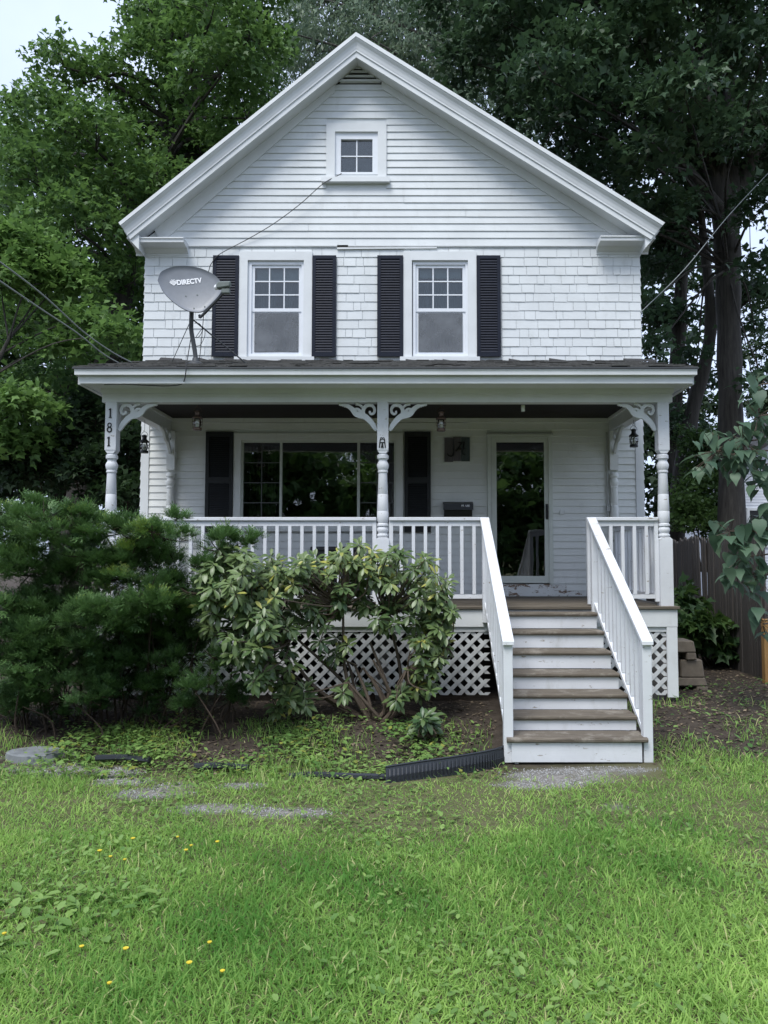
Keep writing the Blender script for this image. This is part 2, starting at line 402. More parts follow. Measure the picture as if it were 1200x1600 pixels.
# --- gable clapboards
def clap(x0b, x1b, x0t, x1t, z0, z1, mat, th=.020, y=0, name='clapboard'):
    j = rnd.uniform(-.003, .003); sag = rnd.uniform(-.003, .003)
    mb = MB(); t = th + rnd.uniform(-.002, .003)
    mb.hexa([(x0b, y - t, z0 + j), (x1b, y - t, z0 + j + sag), (x1b, y - .0015, z0 + j + sag), (x0b, y - .0015, z0 + j),
             (x0t, y - .006, z1), (x1t, y - .006, z1), (x1t, y - .0015, z1), (x0t, y - .0015, z1)])
    build(name, mb, mat, house)
z = 6.445; e = .1075; k = 0
while z < 8.98:
    z1 = min(z + e + .008, 9.02); l0, r0 = wall_x(z, .28); l1, r1 = wall_x(z1, .28)
    if z + e > 7.385 and z < 8.29:
        clap(l0, -1.19, l1, -1.19, z, z1, M['white']); clap(-.295, r0, -.295, r1, z, z1, M['white'])
    elif r0 - l0 > 2.2 and k % 2 == 0:
        c = rnd.uniform(l0 + .3 * (r0 - l0), l0 + .7 * (r0 - l0))
        clap(l0, c - .002, l1, c - .002, z, z1, M['white']); clap(c + .002, r0, c + .002, r1, z, z1, M['white'])
    else: clap(l0, r0, l1, r1, z, z1, M['white'])
    z += e; k += 1
# slatted vent in the peak: dark sheet standing for the shaded hole, with three thin slats
mb = MB(); l, r = wall_x(8.90, .235); mb.prism([(l, 8.90), (r, 8.90), (AX, AZ - .235)], -.012, -.002)
vent = build('gable_vent', mb, M['dark'], house)
for zz in (8.925, 8.99, 9.06, 9.12):
    l, r = wall_x(zz, .25); mb = MB()
    mb.hexa([(l + .02, -.05, zz), (r - .02, -.05, zz), (r - .02, -.014, zz + .01), (l + .02, -.014, zz + .01), (l + .05, -.046, zz + .035), (r - .05, -.046, zz + .035), (r - .05, -.014, zz + .045), (l + .05, -.014, zz + .045)])
    build('slat', mb, M['white'], vent)
# horizontal drip trim below the gable, with a gap in the middle
mb = MB(); mb.box(-3.24, -1.02, -.03, -.002, 6.418, 6.44); build('belt_trim', mb, M['trim'], house)
mb = MB(); mb.box(-.86, 2.84, -.03, -.002, 6.418, 6.44); build('belt_trim', mb, M['trim'], house)
mb = MB(); mb.hexa([(-1.02, -.035, 6.375), (.45, -.03, 6.39), (.45, -.002, 6.39), (-1.02, -.002, 6.375), (-1.02, -.035, 6.40), (.45, -.03, 6.408), (.45, -.002, 6.408), (-1.02, -.002, 6.40)])
build('loose_trim_strip', mb, M['trim'], house)
mb = MB(); mb.box(-1.02, -.30, -.012, -.001, 6.403, 6.44); build('gap', mb, M['dark'], house)  # dark strip painted in for the shade where the trim is missing

# --- upper wall shingles, one by one
def in_any(x0, x1, z, ops): return any(x0 < o[1] and x1 > o[0] and o[2] < z < o[3] for o in ops)
UPBLK = [(-2.85, -1.03, 4.0, 6.275), (-.416, 1.397, 4.0, 6.275)]
SPANS = [(WX0 - .012, -2.852), (-1.028, -.42), (1.40, WX1 + .012)]
def shingle(x0, x1, z0, z1):
    mb = MB(); t = rnd.uniform(.012, .017); a = rnd.uniform(-.002, .002); b = a + rnd.uniform(-.003, .003)
    mb.hexa([(x0, -t, z0 + a), (x1, -t, z0 + b), (x1, -.0015, z0 + b), (x0, -.0015, z0 + a),
             (x0, -.005, z1), (x1, -.005, z1), (x1, -.0015, z1), (x0, -.0015, z1)])
    build('shingle', mb, M['white'], house)
row_h = .1335; zr = 4.66; r_i = 0
while zr < 6.40:
    z1 = min(zr + row_h + .01, 6.417)
    spans = [(WX0 - .012, WX1 + .012)] if zr > 6.26 else SPANS
    if zr > 6.26: spans = [(WX0 - .012, -2.46), (-2.46, -1.39), (-1.39, -.04), (-.04, 1.013), (1.013, WX1 + .012)]
    for a, b in spans:
        x = a
        zlo = zr
        while x < b - .02:
            w = rnd.choice((.11, .15, .19, .23, .27, .31)) * rnd.uniform(.9, 1.1)
            if b - (x + w) < .09: w = b - x
            if zr > 6.26 and (-2.47 < x + w / 2 < -1.38 or -.05 < x + w / 2 < 1.02): zlo = max(zr, 6.345)
            else: zlo = zr
            if z1 - zlo > .02: shingle(x + .0035, x + w - .0035, zlo, z1)
            x += w
    zr += row_h; r_i += 1

# --- lower wall clapboards under the porch roof
LW = M['porchwall']
z = 1.46; e = .1015
for zc, nm in ((1.29, 'sill_board'),):
    mb = MB(); mb.box(WX0 + .12, 1.17, -.02, -.0015, 1.285, 1.36); build('sill_board', mb, LW, house)
    mb = MB(); mb.box(1.17, 2.3, -.034, -.0015, 1.285, 1.458); build('peeling_sill_board', mb, M['peeling'], house, label='sill board with brown patches of peeled paint')
    mb = MB(); mb.box(2.3, WX1 - .12, -.02, -.0015, 1.285, 1.36); build('sill_board', mb, M['peeling'], house)
z = 1.362
CBL, CBR = WX0 + .112, WX1 - .112
while z < 3.80:
    z1 = z + e + .008; segs = [(CBL, CBR)]
    def cut(segs, a, b):
        out = []
        for s in segs:
            if b <= s[0] or a >= s[1]: out.append(s); continue
            if a > s[0] + .01: out.append((s[0], a))
            if b < s[1] - .01: out.append((b, s[1]))
        return out
    if z + e > 2.26 and z < 3.645: segs = cut(segs, -2.51, -.045)
    if z + e > 2.2 and z < 3.66: segs = cut(cut(segs, -2.912, -2.508), -.03, .354)
    if z < 3.64: segs = cut(segs, 1.172, 2.112)
    if z < 1.455: segs = cut(segs, 1.17, 2.3)
    for a, b in segs: clap(a, b, a, b, z, z1, LW, .020)
    z += e
mb = MB(); mb.box(-2.7, .9, -.03, -.0155, 3.70, 3.79); build('frieze_strip', mb, LW, house)
for x0, x1 in ((WX0 - .003, WX0 + .11), (WX1 - .11, WX1 + .003)):
    mb = MB(); mb.box(x0, x1, -.03, -.001, .3, 4.62); build('corner_board', mb, M['trim'], house)
for xa, xb in ((CBL, -3.5), (3.06, CBR)):
    z = .4
    while z < 1.28: clap(xa, xb, xa, xb, z, z + .108, M['white']); z += .1015

# --- roof, rakes, cornice returns
def rake_piece(name, drop0, drop1, y0, y1, mat, inset=.55, extra=0):
    for s in (-1, 1):
        ex = EL if s < 0 else ER; sl = SL if s < 0 else SR
        def pt(d, e_): 
            x = ex - s * (d * inset * (.8 if s < 0 else 1)) + s * e_
            return (x, AZ - sl * abs(x - AX) - d)
        a0 = (AX, AZ - drop0); a1 = (AX, AZ - drop1)
        mb = MB(); mb.prism([a0, pt(drop0, extra), pt(drop1, extra), a1], y0, y1)
        build(name, mb, mat, house)
rake_piece('roof_slope', .0, .055, -.355, ROOF_BACK, M['roof'])
rake_piece('rake_cap', -.012, .05, -.41, -.357, M['trim'])
def rake_crown():
    for s in (-1, 1):
        ex = EL if s < 0 else ER; sl = SL if s < 0 else SR
        prof = [(.052, -.40), (.07, -.392), (.10, -.365), (.14, -.352), (.18, -.345), (.20, -.34)]
        vs_ = []; fs = []
        for d, y in prof + [(.20, -.30), (.052, -.30)]:
            x = ex - s * (d * .55 * (.8 if s < 0 else 1)); vs_ += [(AX, y, AZ - d), (x, y, AZ - sl * abs(x - AX) - d)]
        n = len(vs_) // 2
        for i in range(n): fs.append((2 * i, 2 * i + 1, 2 * ((i + 1) % n) + 1, 2 * ((i + 1) % n)))
        fs += [tuple(2 * i for i in range(n)), tuple(2 * i + 1 for i in reversed(range(n)))]
        mb = MB(); mb.add(vs_, fs); build('rake_crown', mb, M['trim'], house)
rake_crown()
rake_piece('rake_board', .205, .31, -.325, -.295, M['trim'])
rake_piece('rake_bead', .20, .225, -.34, -.326, M['trim'])
rake_piece('rake_soffit', .225, .25, -.294, 0, M['trim'], .4)
for s in (-1, 1):       # frieze boards lying on the gable wall
    sl = SL if s < 0 else SR
    top = AZ - .252; bot = AZ - .365
    x_in = AX + s * (.34 if s < 0 else .36); x_out = (-3.72 if s < 0 else 3.33)
    mb = MB(); mb.prism([(x_in, top - sl * abs(x_in - AX)), (x_out, max(6.47, top - sl * abs(x_out - AX))), (x_out + -s * .1, 6.465), (x_in, bot - sl * abs(x_in - AX))], -.032, -.0165)
    build('rake_frieze', mb, M['trim'], house)
for s, x0, x1, zt in ((-1, -3.985, -3.215, 6.452), (1, 2.80, 3.565, 6.475)):
    prof = [(-.425, zt), (-.425, zt - .018), (-.405, zt - .02), (-.40, zt - .068), (-.33, zt - .074), (-.14, zt - .085), (-.10, zt - .11), (-.05, zt - .135), (-.03, zt - .14), (-.03, zt - .17), (0, zt - .17), (0, zt)]
    prof = [(y_ * .66, z_) for y_, z_ in prof]; mb = MB(); mb.prism(prof, x0, x1, 'x'); build('cornice_return', mb, M['trim'], house)
    ex = EL if s < 0 else ER; wx = WX0 if s < 0 else WX1
    mb = MB(); mb.prism([(ex + -s * .03, EZ - .06), (x0 - .004 if s < 0 else x1 + .004, zt - .04), (wx + s * .002, zt - .19), (wx + s * .002, zt + .02)], -.30, 9.1)
    build('eave_soffit', mb, M['trim'], house)
mb = MB(); mb.tube([(AX, -.3, AZ + .0), (AX, ROOF_BACK, AZ + .0)], .035, 6); build('ridge_cap', mb, M['roof'], house)

# --- windows
def casing(mb, x0, x1, z0, z1, wl, wt, y0, y1, bottom=0):
    xi0, xi1, zi1 = x0 + wl, x1 - wl, z1 - wt; zi0 = z0 + bottom
    def pr(p): mb.prism(p, y0, y1)
    pr([(x0, z0), (xi0, zi0), (xi0, zi1), (x0, z1)]); pr([(x1, z0), (x1, z1), (xi1, zi1), (xi1, zi0)])
    pr([(x0, z1), (xi0, zi1), (xi1, zi1), (x1, z1)])
    if bottom: pr([(x0, z0), (x1, z0), (xi1, zi0), (xi0, zi0)])
def frame_boxes(mb, x0, x1, z0, z1, w, y0, y1, wb=None, wt=None):
    wb = wb or w; wt = wt or w
    mb.box(x0, x0 + w, y0, y1, z0, z1); mb.box(x1 - w, x1, y0, y1, z0, z1)
    mb.box(x0 + w, x1 - w, y0, y1, z0, z0 + wb); mb.box(x0 + w, x1 - w, y0, y1, z1 - wt, z1)
def wavy_curtain(x0, x1, z0, z1, y, mat, parent, amp=.02, f=9):
    n = 40; vs_ = []; fs = []
    for i in range(n + 1):
        x = x0 + (x1 - x0) * i / n; yy = y + amp * math.sin(i * f * .16) + amp * .5 * math.sin(i * .9)
        vs_ += [(x, yy, z0), (x, yy, z1)]
    for i in range(n): fs.append((2 * i, 2 * i + 2, 2 * i + 3, 2 * i + 1))
    mb = MB(); mb.add(vs_, fs); build('curtain', mb, mat, parent, True)
def panes(x0, x1, z0, z1, nx, nz, y, mat, parent, mw=.016, mmat=None):
    for i in range(nx):
        for j in range(nz):
            a = x0 + (x1 - x0) * i / nx; b = x0 + (x1 - x0) * (i + 1) / nx; c = z0 + (z1 - z0) * j / nz; d = z0 + (z1 - z0) * (j + 1) / nz
            t = rnd.uniform(-.0015, .0015); u = rnd.uniform(-.0015, .0015)
            mb = MB(); mb.hexa([(a, y + t, c), (b, y - t, c), (b, y - t + .004, c), (a, y + t + .004, c), (a, y + t + u, d), (b, y - t + u, d), (b, y - t + u + .004, d), (a, y + t + u + .004, d)])
            build('pane', mb, mat, parent)
    if mmat:
        for i in range(1, nx):
            a = x0 + (x1 - x0) * i / nx; mb = MB(); mb.box(a - mw / 2, a + mw / 2, y - .012, y - .003, z0, z1); build('muntin', mb, mmat, parent)
        for j in range(1, nz):
            c = z0 + (z1 - z0) * j / nz; mb = MB(); mb.box(x0, x1, y - .0135, y - .0035, c - mw / 2, c + mw / 2); build('muntin', mb, mmat, parent)
M['screen'] = None
def screenmat():
    m, nt, b, out = newmat('insect_screen'); b.inputs['Base Color'].default_value = (.17, .185, .205, 1); b.inputs['Roughness'].default_value = .8
    tr = N(nt, 'ShaderNodeBsdfTransparent'); ms = N(nt, 'ShaderNodeMixShader')
    mr = N(nt, 'ShaderNodeMapRange'); mr.inputs[3].default_value = .38; mr.inputs[4].default_value = .85
    nt.links.new(noisef(nt, 3.5, 5, .6, None, .3, .7), mr.inputs[0]); nt.links.new(mr.outputs[0], ms.inputs[0])
    nt.links.new(tr.outputs[0], ms.inputs[1]); nt.links.new(b.outputs[0], ms.inputs[2]); nt.links.new(ms.outputs[0], out.inputs[0]); return m
M['screen'] = screenmat()
for k, dx in enumerate((0, 2.415)):
    w = MB(); casing(w, -2.46 + dx, -1.385 + dx, 4.762, 6.34, .125, .13, -.035, -.003)
    win = build('window', w, M['trim'], house, label='upstairs sash window ' + ('nearer to the satellite dish' if k == 0 else 'nearer to the plain shingled corner'))
    mb = MB(); mb.box(-2.51 + dx, -1.345 + dx, -.075, .0, 4.70, 4.76); build('sill', mb, M['trim'], win)
    mb = MB(); frame_boxes(mb, -2.33 + dx, -1.495 + dx, 4.79, 6.19, .05, .0, .08, .03, .035); build('frame', mb, M['vinyl'], win)
    mb = MB(); frame_boxes(mb, -2.28 + dx, -1.545 + dx, 5.455, 6.155, .042, .022, .05, .05, .045); build('sash', mb, M['vinyl'], win)
    mb = MB(); frame_boxes(mb, -2.28 + dx, -1.545 + dx, 4.82, 5.455, .042, .034, .062, .035, .02); build('sash', mb, M['vinyl'], win)
    panes(-2.238 + dx, -1.587 + dx, 5.505, 6.11, 3, 3, .036, M['glass'], win, .018, M['vinyl'])
    panes(-2.238 + dx, -1.587 + dx, 4.855, 5.435, 1, 1, .05, M['glass'], win)
    mb = MB(); mb.box(-2.236 + dx, -1.589 + dx, .022, .024, 4.857, 5.44); build('insect_screen', mb, M['screen'], win)
    mb = MB(); mb.box(-2.22 + dx, -1.6 + dx, .10, .115, 5.93 if k == 0 else 5.98, 6.16); build('blind', mb, M['blind'], win)
    wavy_curtain(-2.30 + dx, -1.95 + dx + .05 * k, 4.8, 6.0, .17, M['curtain'], win, .025)
    wavy_curtain(-1.83 + dx - .1 * k, -1.53 + dx, 4.8, 6.0, .19, M['curtain'], win, .025, 7)
    for a, b in ((-2.843, -2.463), (-1.382, -1.033)):
        # louvred shutter: frame, with the narrow louvres as one part
        a += dx; b += dx; mb = MB(); frame_boxes(mb, a, b, 4.77, 6.275, .05, -.05, -.022, .06, .05)
        mb.box(a + .05, b - .05, -.03, -.0225, 4.83, 6.225)
        sh = build('shutter', mb, M['shutter'], house)
        lv = MB(); nl = 36
        for q in range(nl):
            z0 = 4.832 + (6.22 - 4.832) * q / nl; h = (6.22 - 4.832) / nl
            lv.hexa([(a + .051, -.049, z0 + .002), (b - .051, -.049, z0 + .002), (b - .051, -.043, z0), (a + .051, -.043, z0),
                     (a + .051, -.036, z0 + h * .86), (b - .051, -.036, z0 + h * .86), (b - .051, -.031, z0 + h * .82), (a + .051, -.031, z0 + h * .82)])
        build('louvres', lv, M['shutter'], sh, kind='stuff')
# attic window
w = MB(); casing(w, -1.19, -.295, 7.45, 8.29, .13, .13, -.037, -.003)
win = build('window', w, M['trim'], house, label='small square four pane attic window')
mb = MB(); mb.box(-1.255, -.245, -.085, .0, 7.375, 7.448); build('sill', mb, M['trim'], win)
mb = MB(); frame_boxes(mb, -1.06, -.42, 7.52, 8.16, .085, -.006, .06, .035, .1); build('frame', mb, M['vinyl'], win)
panes(-.975, -.505, 7.555, 8.06, 2, 2, .03, M['glass'], win, .018, M['vinyl'])
mb = MB(); mb.box(-.98, -.5, .1, .105, 7.54, 8.07); build('insect_screen', mb, M['screen'], win)
# picture window
w = MB(); casing(w, -2.505, -.048, 2.25, 3.646, .105, .105, -.036, -.003, .06)
win = build('window', w, M['porchwall'], house, label='wide picture window with two narrow gridded side lights')
mb = MB(); mb.box(-2.54, -.045, -.07, -.002, 2.215, 2.249); build('sill', mb, M['porchwall'], win)
mb = MB(); frame_boxes(mb, -2.40, -.15, 2.31, 3.54, .03, -.01, .07); mb.box(-1.838, -1.806, -.012, .06, 2.34, 3.51); mb.box(-.714, -.676, -.012, .06, 2.34, 3.51)
build('frame', mb, M['door_frame'], win)
panes(-2.37, -1.838, 2.34, 3.51, 2, 4, .03, M['glass_dark'], win, .014, M['dark_muntin'])
panes(-1.806, -.714, 2.34, 3.51, 1, 1, .03, M['glass_dark'], win)
panes(-.676, -.18, 2.34, 3.51, 2, 4, .03, M['glass_dark'], win, .014, M['dark_muntin'])
wavy_curtain(-2.36, -1.86, 2.3, 3.5, .30, M['interior'], win, .03); wavy_curtain(-.66, -.19, 2.3, 3.5, .30, M['interior'], win, .03)
for a, b in ((-2.908, -2.512), (-.026, .350)):
    mb = MB(); frame_boxes(mb, a, b, 2.205, 3.662, .05, -.05, -.02, .07, .07); mb.box(a + .05, b - .05, -.049, -.0205, 2.91, 3.0); mb.box(a + .05, b - .05, -.028, -.021, 2.27, 3.60)
    sh = build('shutter', mb, M['shutter_lo'], house)
    lv = MB()
    for z0_, z1_ in ((2.277, 2.908), (3.002, 3.59)):
        nl = 20
        for q in range(nl):
            z0 = z0_ + (z1_ - z0_) * q / nl; h = (z1_ - z0_) / nl
            lv.hexa([(a + .051, -.046, z0 + .002), (b - .051, -.046, z0 + .002), (b - .051, -.041, z0), (a + .051, -.041, z0),
                     (a + .051, -.034, z0 + h * .86), (b - .051, -.034, z0 + h * .86), (b - .051, -.029, z0 + h * .82), (a + .051, -.029, z0 + h * .82)])
    build('louvres', lv, M['shutter_lo'], sh, kind='stuff')
# storm door
mb = MB(); frame_boxes(mb, 1.232, 2.068, 1.475, 3.585, .072, -.03, .01, .1, .075)
door = build('door', mb, M['door_frame'], house, label='full glass storm door with a cream frame and black pull handle')
mb = MB(); casing(mb, 1.174, 2.112, 1.46, 3.637, .055, .05, -.048, -.002); build('casing', mb, M['door_frame'], door)
mb = MB(); mb.box(1.16, 2.125, -.055, -.0485, 3.62, 3.64); mb.box(1.226, 1.231, -.05, 0, 1.46, 3.58); build('drip_cap', mb, M['bronze_frame'], door)
panes(1.304, 1.996, 1.575, 3.51, 1, 1, -.012, M['glass_dark'], door)
mb = MB(); mb.tube(catmull([(2.028, -.03, 2.40), (2.022, -.07, 2.43), (2.03, -.075, 2.50), (2.022, -.07, 2.57), (2.028, -.03, 2.60)], 4), .011, 6); mb.box(2.012, 2.045, -.04, -.0305, 2.39, 2.61)
build('handle', mb, M['iron'], door)
mb = MB(); mb.box(1.24, 2.06, .085, .119, 1.47, 3.59); build('inner_door', mb, woodmat('dark_inner_door', (.05, .035, .025), (.03, .02, .015), (8, 8, 1)), door)
mb = MB(); mb.box(2.22, 2.28, -.03, -.015, 2.46, 2.53); build('doorbell', mb, M['porchwall'], house)

# ------------------------------------------------------------------ the porch (parts of the house)
PX0, PX1 = -3.74, 3.275
# shed roof with lapped courses
mb = MB(); mb.prism([(-2.53, 3.985), (-.02, 4.70), (-.02, 4.64), (-2.50, 3.93)], PX0 + .01, PX1 - .01, 'x'); build('porch_roof', mb, M['roof'], house)
mb = MB()
for k in range(20):
    y0 = -2.56 + k * .13; x = PX0 - .01
    while x < PX1:
        w = min(rnd.uniform(.12, .28), PX1 + .012 - x); 
        z0 = 3.987 + (y0 + 2.53) * .2849 + rnd.uniform(0, .008) + (.012 if rnd.random() < .12 else 0); yb = min(y0 + .16, -.022); zb = 3.987 + (yb + 2.53) * .2849 + .002
        yy = y0 + rnd.uniform(-.012, .006)
        mb.hexa([(x, yy, z0), (x + w - .004, yy, z0 + rnd.uniform(-.003, .003)), (x + w - .004, yb, zb), (x, yb, zb), (x, yy, z0 + .011), (x + w - .004, yy, z0 + .011), (x + w - .004, yb, zb + .006), (x, yb, zb + .006)])
        x += w
build('roof_shingles', mb, M['roofmoss'], house, kind='stuff')
mb = MB()
x = WX0
while x < WX1:      # curled shingle ends along the wall
    w = rnd.uniform(.1, .35)
    if rnd.random() < .7:
        h = rnd.uniform(.012, .05); mb.hexa([(x, -.14, 4.672), (x + w, -.14, 4.672), (x + w, -.026, 4.70), (x, -.026, 4.70), (x, -.13, 4.69), (x + w, -.13, 4.685), (x + w, -.026, 4.71 + h * rnd.random()), (x, -.026, 4.71 + h)])
    x += w
build('roof_flashing', mb, M['roof'], house, kind='stuff')
mb = MB(); mb.prism([(-2.575, 3.982), (-2.575, 3.962), (-2.545, 3.958), (-2.545, 3.962), (-2.45, 3.965), (-2.45, 3.982)], PX0 - .02, PX1 + .015, 'x'); build('drip_edge', mb, M['mast'], house)
mb = MB(); mb.prism([(-2.566, 3.957), (-2.563, 3.944), (-2.558, 3.942), (-2.556, 3.898), (-2.44, 3.896), (-2.44, 3.957)], PX0, PX1, 'x'); build('fascia_crown', mb, M['trim'], house)
mb = MB(); mb.box(PX0 + .04, PX1 - .035, -2.505, -2.46, 3.81, 3.894); build('fascia', mb, M['trim'], house)
mb = MB(); mb.box(PX0 + .045, PX1 - .04, -2.459, -2.175, 3.822, 3.84); build('soffit', mb, M['trim'], house)
for s in (-1, 1):
    xo = PX0 + .05 if s < 0 else PX1 - .05; xi = -3.545 if s < 0 else 3.09
    mb = MB(); mb.box(min(xo, xi), max(xo, xi), -2.174, -.035, 3.822, 3.84); build('soffit', mb, M['trim'], house)
    x0, x1 = (PX0, PX0 + .04) if s < 0 else (PX1 - .04, PX1)
    mb = MB(); mb.prism([(-2.455, 3.81), (-.035, 3.81), (-.035, 4.61), (-2.455, 3.925)], x0, x1, 'x'); build('side_fascia', mb, M['trim'], house)
mb = MB(); mb.box(-3.575, 3.125, -2.17, -2.03, 3.665, 3.765); mb.box(-3.56, 3.11, -2.155, -2.04, 3.765, 3.8215); build('beam', mb, M['trim'], house)
mb = MB(); mb.box(-3.585, 3.135, -2.19, -2.171, 3.765, 3.8215); build('beam_frieze', mb, M['trim'], house)
for x0, x1 in ((-3.56, -3.42), (2.945, 3.085)):
    mb = MB(); mb.box(x0, x1, -2.029, -.032, 3.665, 3.82); build('beam', mb, M['trim'], house)
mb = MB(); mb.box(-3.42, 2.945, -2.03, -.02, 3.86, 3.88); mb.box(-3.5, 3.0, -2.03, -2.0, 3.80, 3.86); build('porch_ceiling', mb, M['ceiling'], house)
mb = MB(); mb.box(-3.41, 2.94, -.06, -.031, 3.80, 3.858); build('ceiling_moulding', mb, M['porchwall'], house)
for x0, x1 in ((-3.419, -3.39), (2.915, 2.944)):
    mb = MB(); mb.box(x0, x1, -2.0, -.062, 3.821, 3.858); build('ceiling_moulding', mb, M['porchwall'], house)
# deck boards
y = -2.26; n = 0
while y < -.04:
    w = .138; mb = MB(); j = rnd.uniform(-.003, .003)
    mb.box(-3.64, 3.135, y, min(y + w, -.035), 1.248 + j, 1.28 + j); build('deck_board', mb, M['deck'], house, bevel=.004); y += w + .005
mb = MB(); mb.box(-3.6, .905, -2.235, -2.20, 1.05, 1.245); mb.box(2.145, 3.11, -2.235, -2.20, 1.05, 1.245); mb.box(.905, 2.145, -2.225, -2.20, 1.0, 1.245); build('rim_board', mb, M['trim'], house)
mb = MB(); mb.box(-3.6, -3.565, -2.199, -.04, 1.05, 1.245); mb.box(3.075, 3.11, -2.199, -.04, 1.05, 1.245); build('rim_board', mb, M['trim'], house)
mb = MB(); mb.box(-3.57, 3.08, -2.21, -2.18, .99, 1.049); mb.box(2.985, 3.105, -2.235, -2.205, .25, 1.045); mb.box(-3.59, -3.48, -2.235, -2.205, .2, 1.045)
build('lattice_frame', mb, M['trim'], house)
mb = MB(); mb.box(-3.5, 3.0, -1.4, -1.35, .1, 1.1); build('crawl_shade_sheet', mb, M['dark'], house)  # near-black sheet added to stand for the shade behind the lattice
for x in (-3.3, -.28, 2.9):
    mb = MB(); mb.box(x - .08, x + .08, -2.1, -1.95, .05, 1.2); build('pier', mb, M['found'], house)
def lattice(x0, x1, z0, z1):
    p = root('lattice_panel', None, None, ((x0 + x1) / 2, -2.19, z0)); p.parent = house; p.location = p.location - ORG[house.name]
    H = z1 - z0; hw = .0215 * math.sqrt(2); step = .150
    for s, y in ((1, -2.203), (-1, -2.195)):
        c = x0 - H
        while c < x1 + H:
            # strip with centre line x = c + s*(z - z0) (+H when s<0)
            zs = [z0, z1]; b = c if s > 0 else c + H
            xa = b; xb = b + s * H
            lo, hi = z0, z1
            if s > 0:
                if xa < x0: lo = z0 + (x0 - xa)
                if xb > x1: hi = z0 + (x1 - xa)
            else:
                if xa > x1: lo = z0 + (xa - x1)
                if xb < x0: hi = z0 + (xa - x0)
            if hi - lo > .02:
                pa = b + s * (lo - z0); pb = b + s * (hi - z0); mb = MB(); j = rnd.uniform(-.004, .004)
                mb.prism([(pa - hw + j, lo), (pa + hw + j, lo), (pb + hw + j, hi), (pb - hw + j, hi)], y, y + .007)
                build('slat', mb, M['lattice'], p)
            c += step
lattice(-3.48, .93, .27, .99); lattice(2.15, 2.985, .27, .99)

# turned posts
def post_prof(r=1.0, base=2.08, top=3.06):
    return [(.050 * r, base), (.068 * r, base + .012), (.068 * r, base + .03), (.054 * r, base + .04), (.062 * r, base + .06), (.07 * r, base + .085), (.062 * r, base + .11), (.054 * r, base + .12), (.069 * r, base + .13), (.069 * r, base + .15), (.055 * r, base + .16),
            (.067 * r, base + .19), (.067 * r, base + .30), (.064 * r, base + .305), (.066 * r, base + .31), (.060 * r, base + .50), (.057 * r, base + .505), (.060 * r, base + .51), (.051 * r, top - .225), (.06 * r, top - .22), (.06 * r, top - .20), (.054 * r, top - .195), (.066 * r, top - .17), (.071 * r, top - .13), (.06 * r, top - .105), (.05 * r, top - .085), (.052 * r, top - .07), (.068 * r, top - .055), (.068 * r, top - .02), (.05 * r, top)]
posts = {}
for nm, x in (('l', -3.47), ('m', -.277), ('r', 3.018)):
    mb = MB(); mb.box(x - .065, x + .065, -2.165, -2.035, 3.10, 3.664); mb.box(x - .075, x + .075, -2.175, -2.025, 1.282, 2.055)
    mb.prism([(x - .065, 3.10), (x - .035, 3.06), (x + .035, 3.06), (x + .065, 3.10)], -2.16, -2.04)
    mb.prism([(x - .075, 2.055), (x + .075, 2.055), (x + .045, 2.082), (x - .045, 2.082)], -2.17, -2.03)
    mb.lathe(post_prof(), x, -2.10, 24)
    posts[nm] = build('porch_post', mb, M['stair'], house, True)
for x in (-3.40, 2.995):
    mb = MB(); mb.box(x - .06, x + .06, -.10, -.017, 3.10, 3.664); mb.box(x - .065, x + .065, -.105, -.017, 1.282, 2.055)
    mb.lathe(post_prof(.92), x, -.07, 20)
    posts['b%d' % (x > 0)] = build('porch_post', mb, M['porchwall'], house, True, label='half post standing against the wall')
# fretwork brackets
def bracket(x, y, s, parent, axis='x', scale=1.0, depth=.034):
    def tf(u, v, w):
        if axis == 'x': return (x + s * u * scale, y + w - depth / 2, 3.663 + v * scale)
        return (x + w - depth / 2, y + s * u * scale, 3.663 + v * scale)
    mb = MB()
    main = catmull([(.012, -.325), (.03, -.30), (.05, -.26), (.10, -.20), (.155, -.155), (.21, -.145), (.26, -.12), (.30, -.07), (.35, -.035), (.40, -.024), (.455, -.012)], 4)
    main = [(p[0], p[1]) for p in [Vector((a.x, a.y, 0)) if hasattr(a, 'x') else a for a in main]]
    n = len(main); hw = [.012 + .022 * math.sin(math.pi * min(1, (i / n) * 1.15)) ** .7 if 0 < i < n - 1 else .01 for i in range(n)]
    mb.ribbon(main, hw, tf, depth)
    sc = [(.165, -.14), (.17, -.10), (.16, -.06), (.13, -.03), (.09, -.022), (.055, -.035), (.035, -.07), (.04, -.11), (.065, -.13), (.09, -.115), (.088, -.092)]
    sp = [(p.x, p.y) for p in catmull([(*q, 0) for q in sc], 4)]
    mb.ribbon(sp, [max(.009, .024 * (1 - .55 * i / len(sp))) for i in range(len(sp))], lambda u, v, w: tf(u, v, w * .96 + .0007), depth)
    s2 = [(.20, -.135), (.205, -.10), (.225, -.075), (.255, -.07), (.268, -.09), (.25, -.10)]
    sp = [(p.x, p.y) for p in catmull([(*q, 0) for q in s2], 4)]
    mb.ribbon(sp, [max(.008, .02 * (1 - .5 * i / len(sp))) for i in range(len(sp))], lambda u, v, w: tf(u, v, w * .92 + .0014), depth)
    s3 = [(.165, -.06), (.19, -.035), (.22, -.015), (.26, -.012)]
    sp = [(p.x, p.y) for p in catmull([(*q, 0) for q in s3], 4)]
    mb.ribbon(sp, .013, lambda u, v, w: tf(u, v, w * .88 + .002), depth)
    for q in range(4): mb.ribbon([(.36 + q * .026, -.03 + q * .004), (.362 + q * .026, -.055 + q * .008)], [.014, .007], lambda u, v, w: tf(u, v, w * .84 + .0027), depth)
    build('bracket', mb, M['trim'], parent)
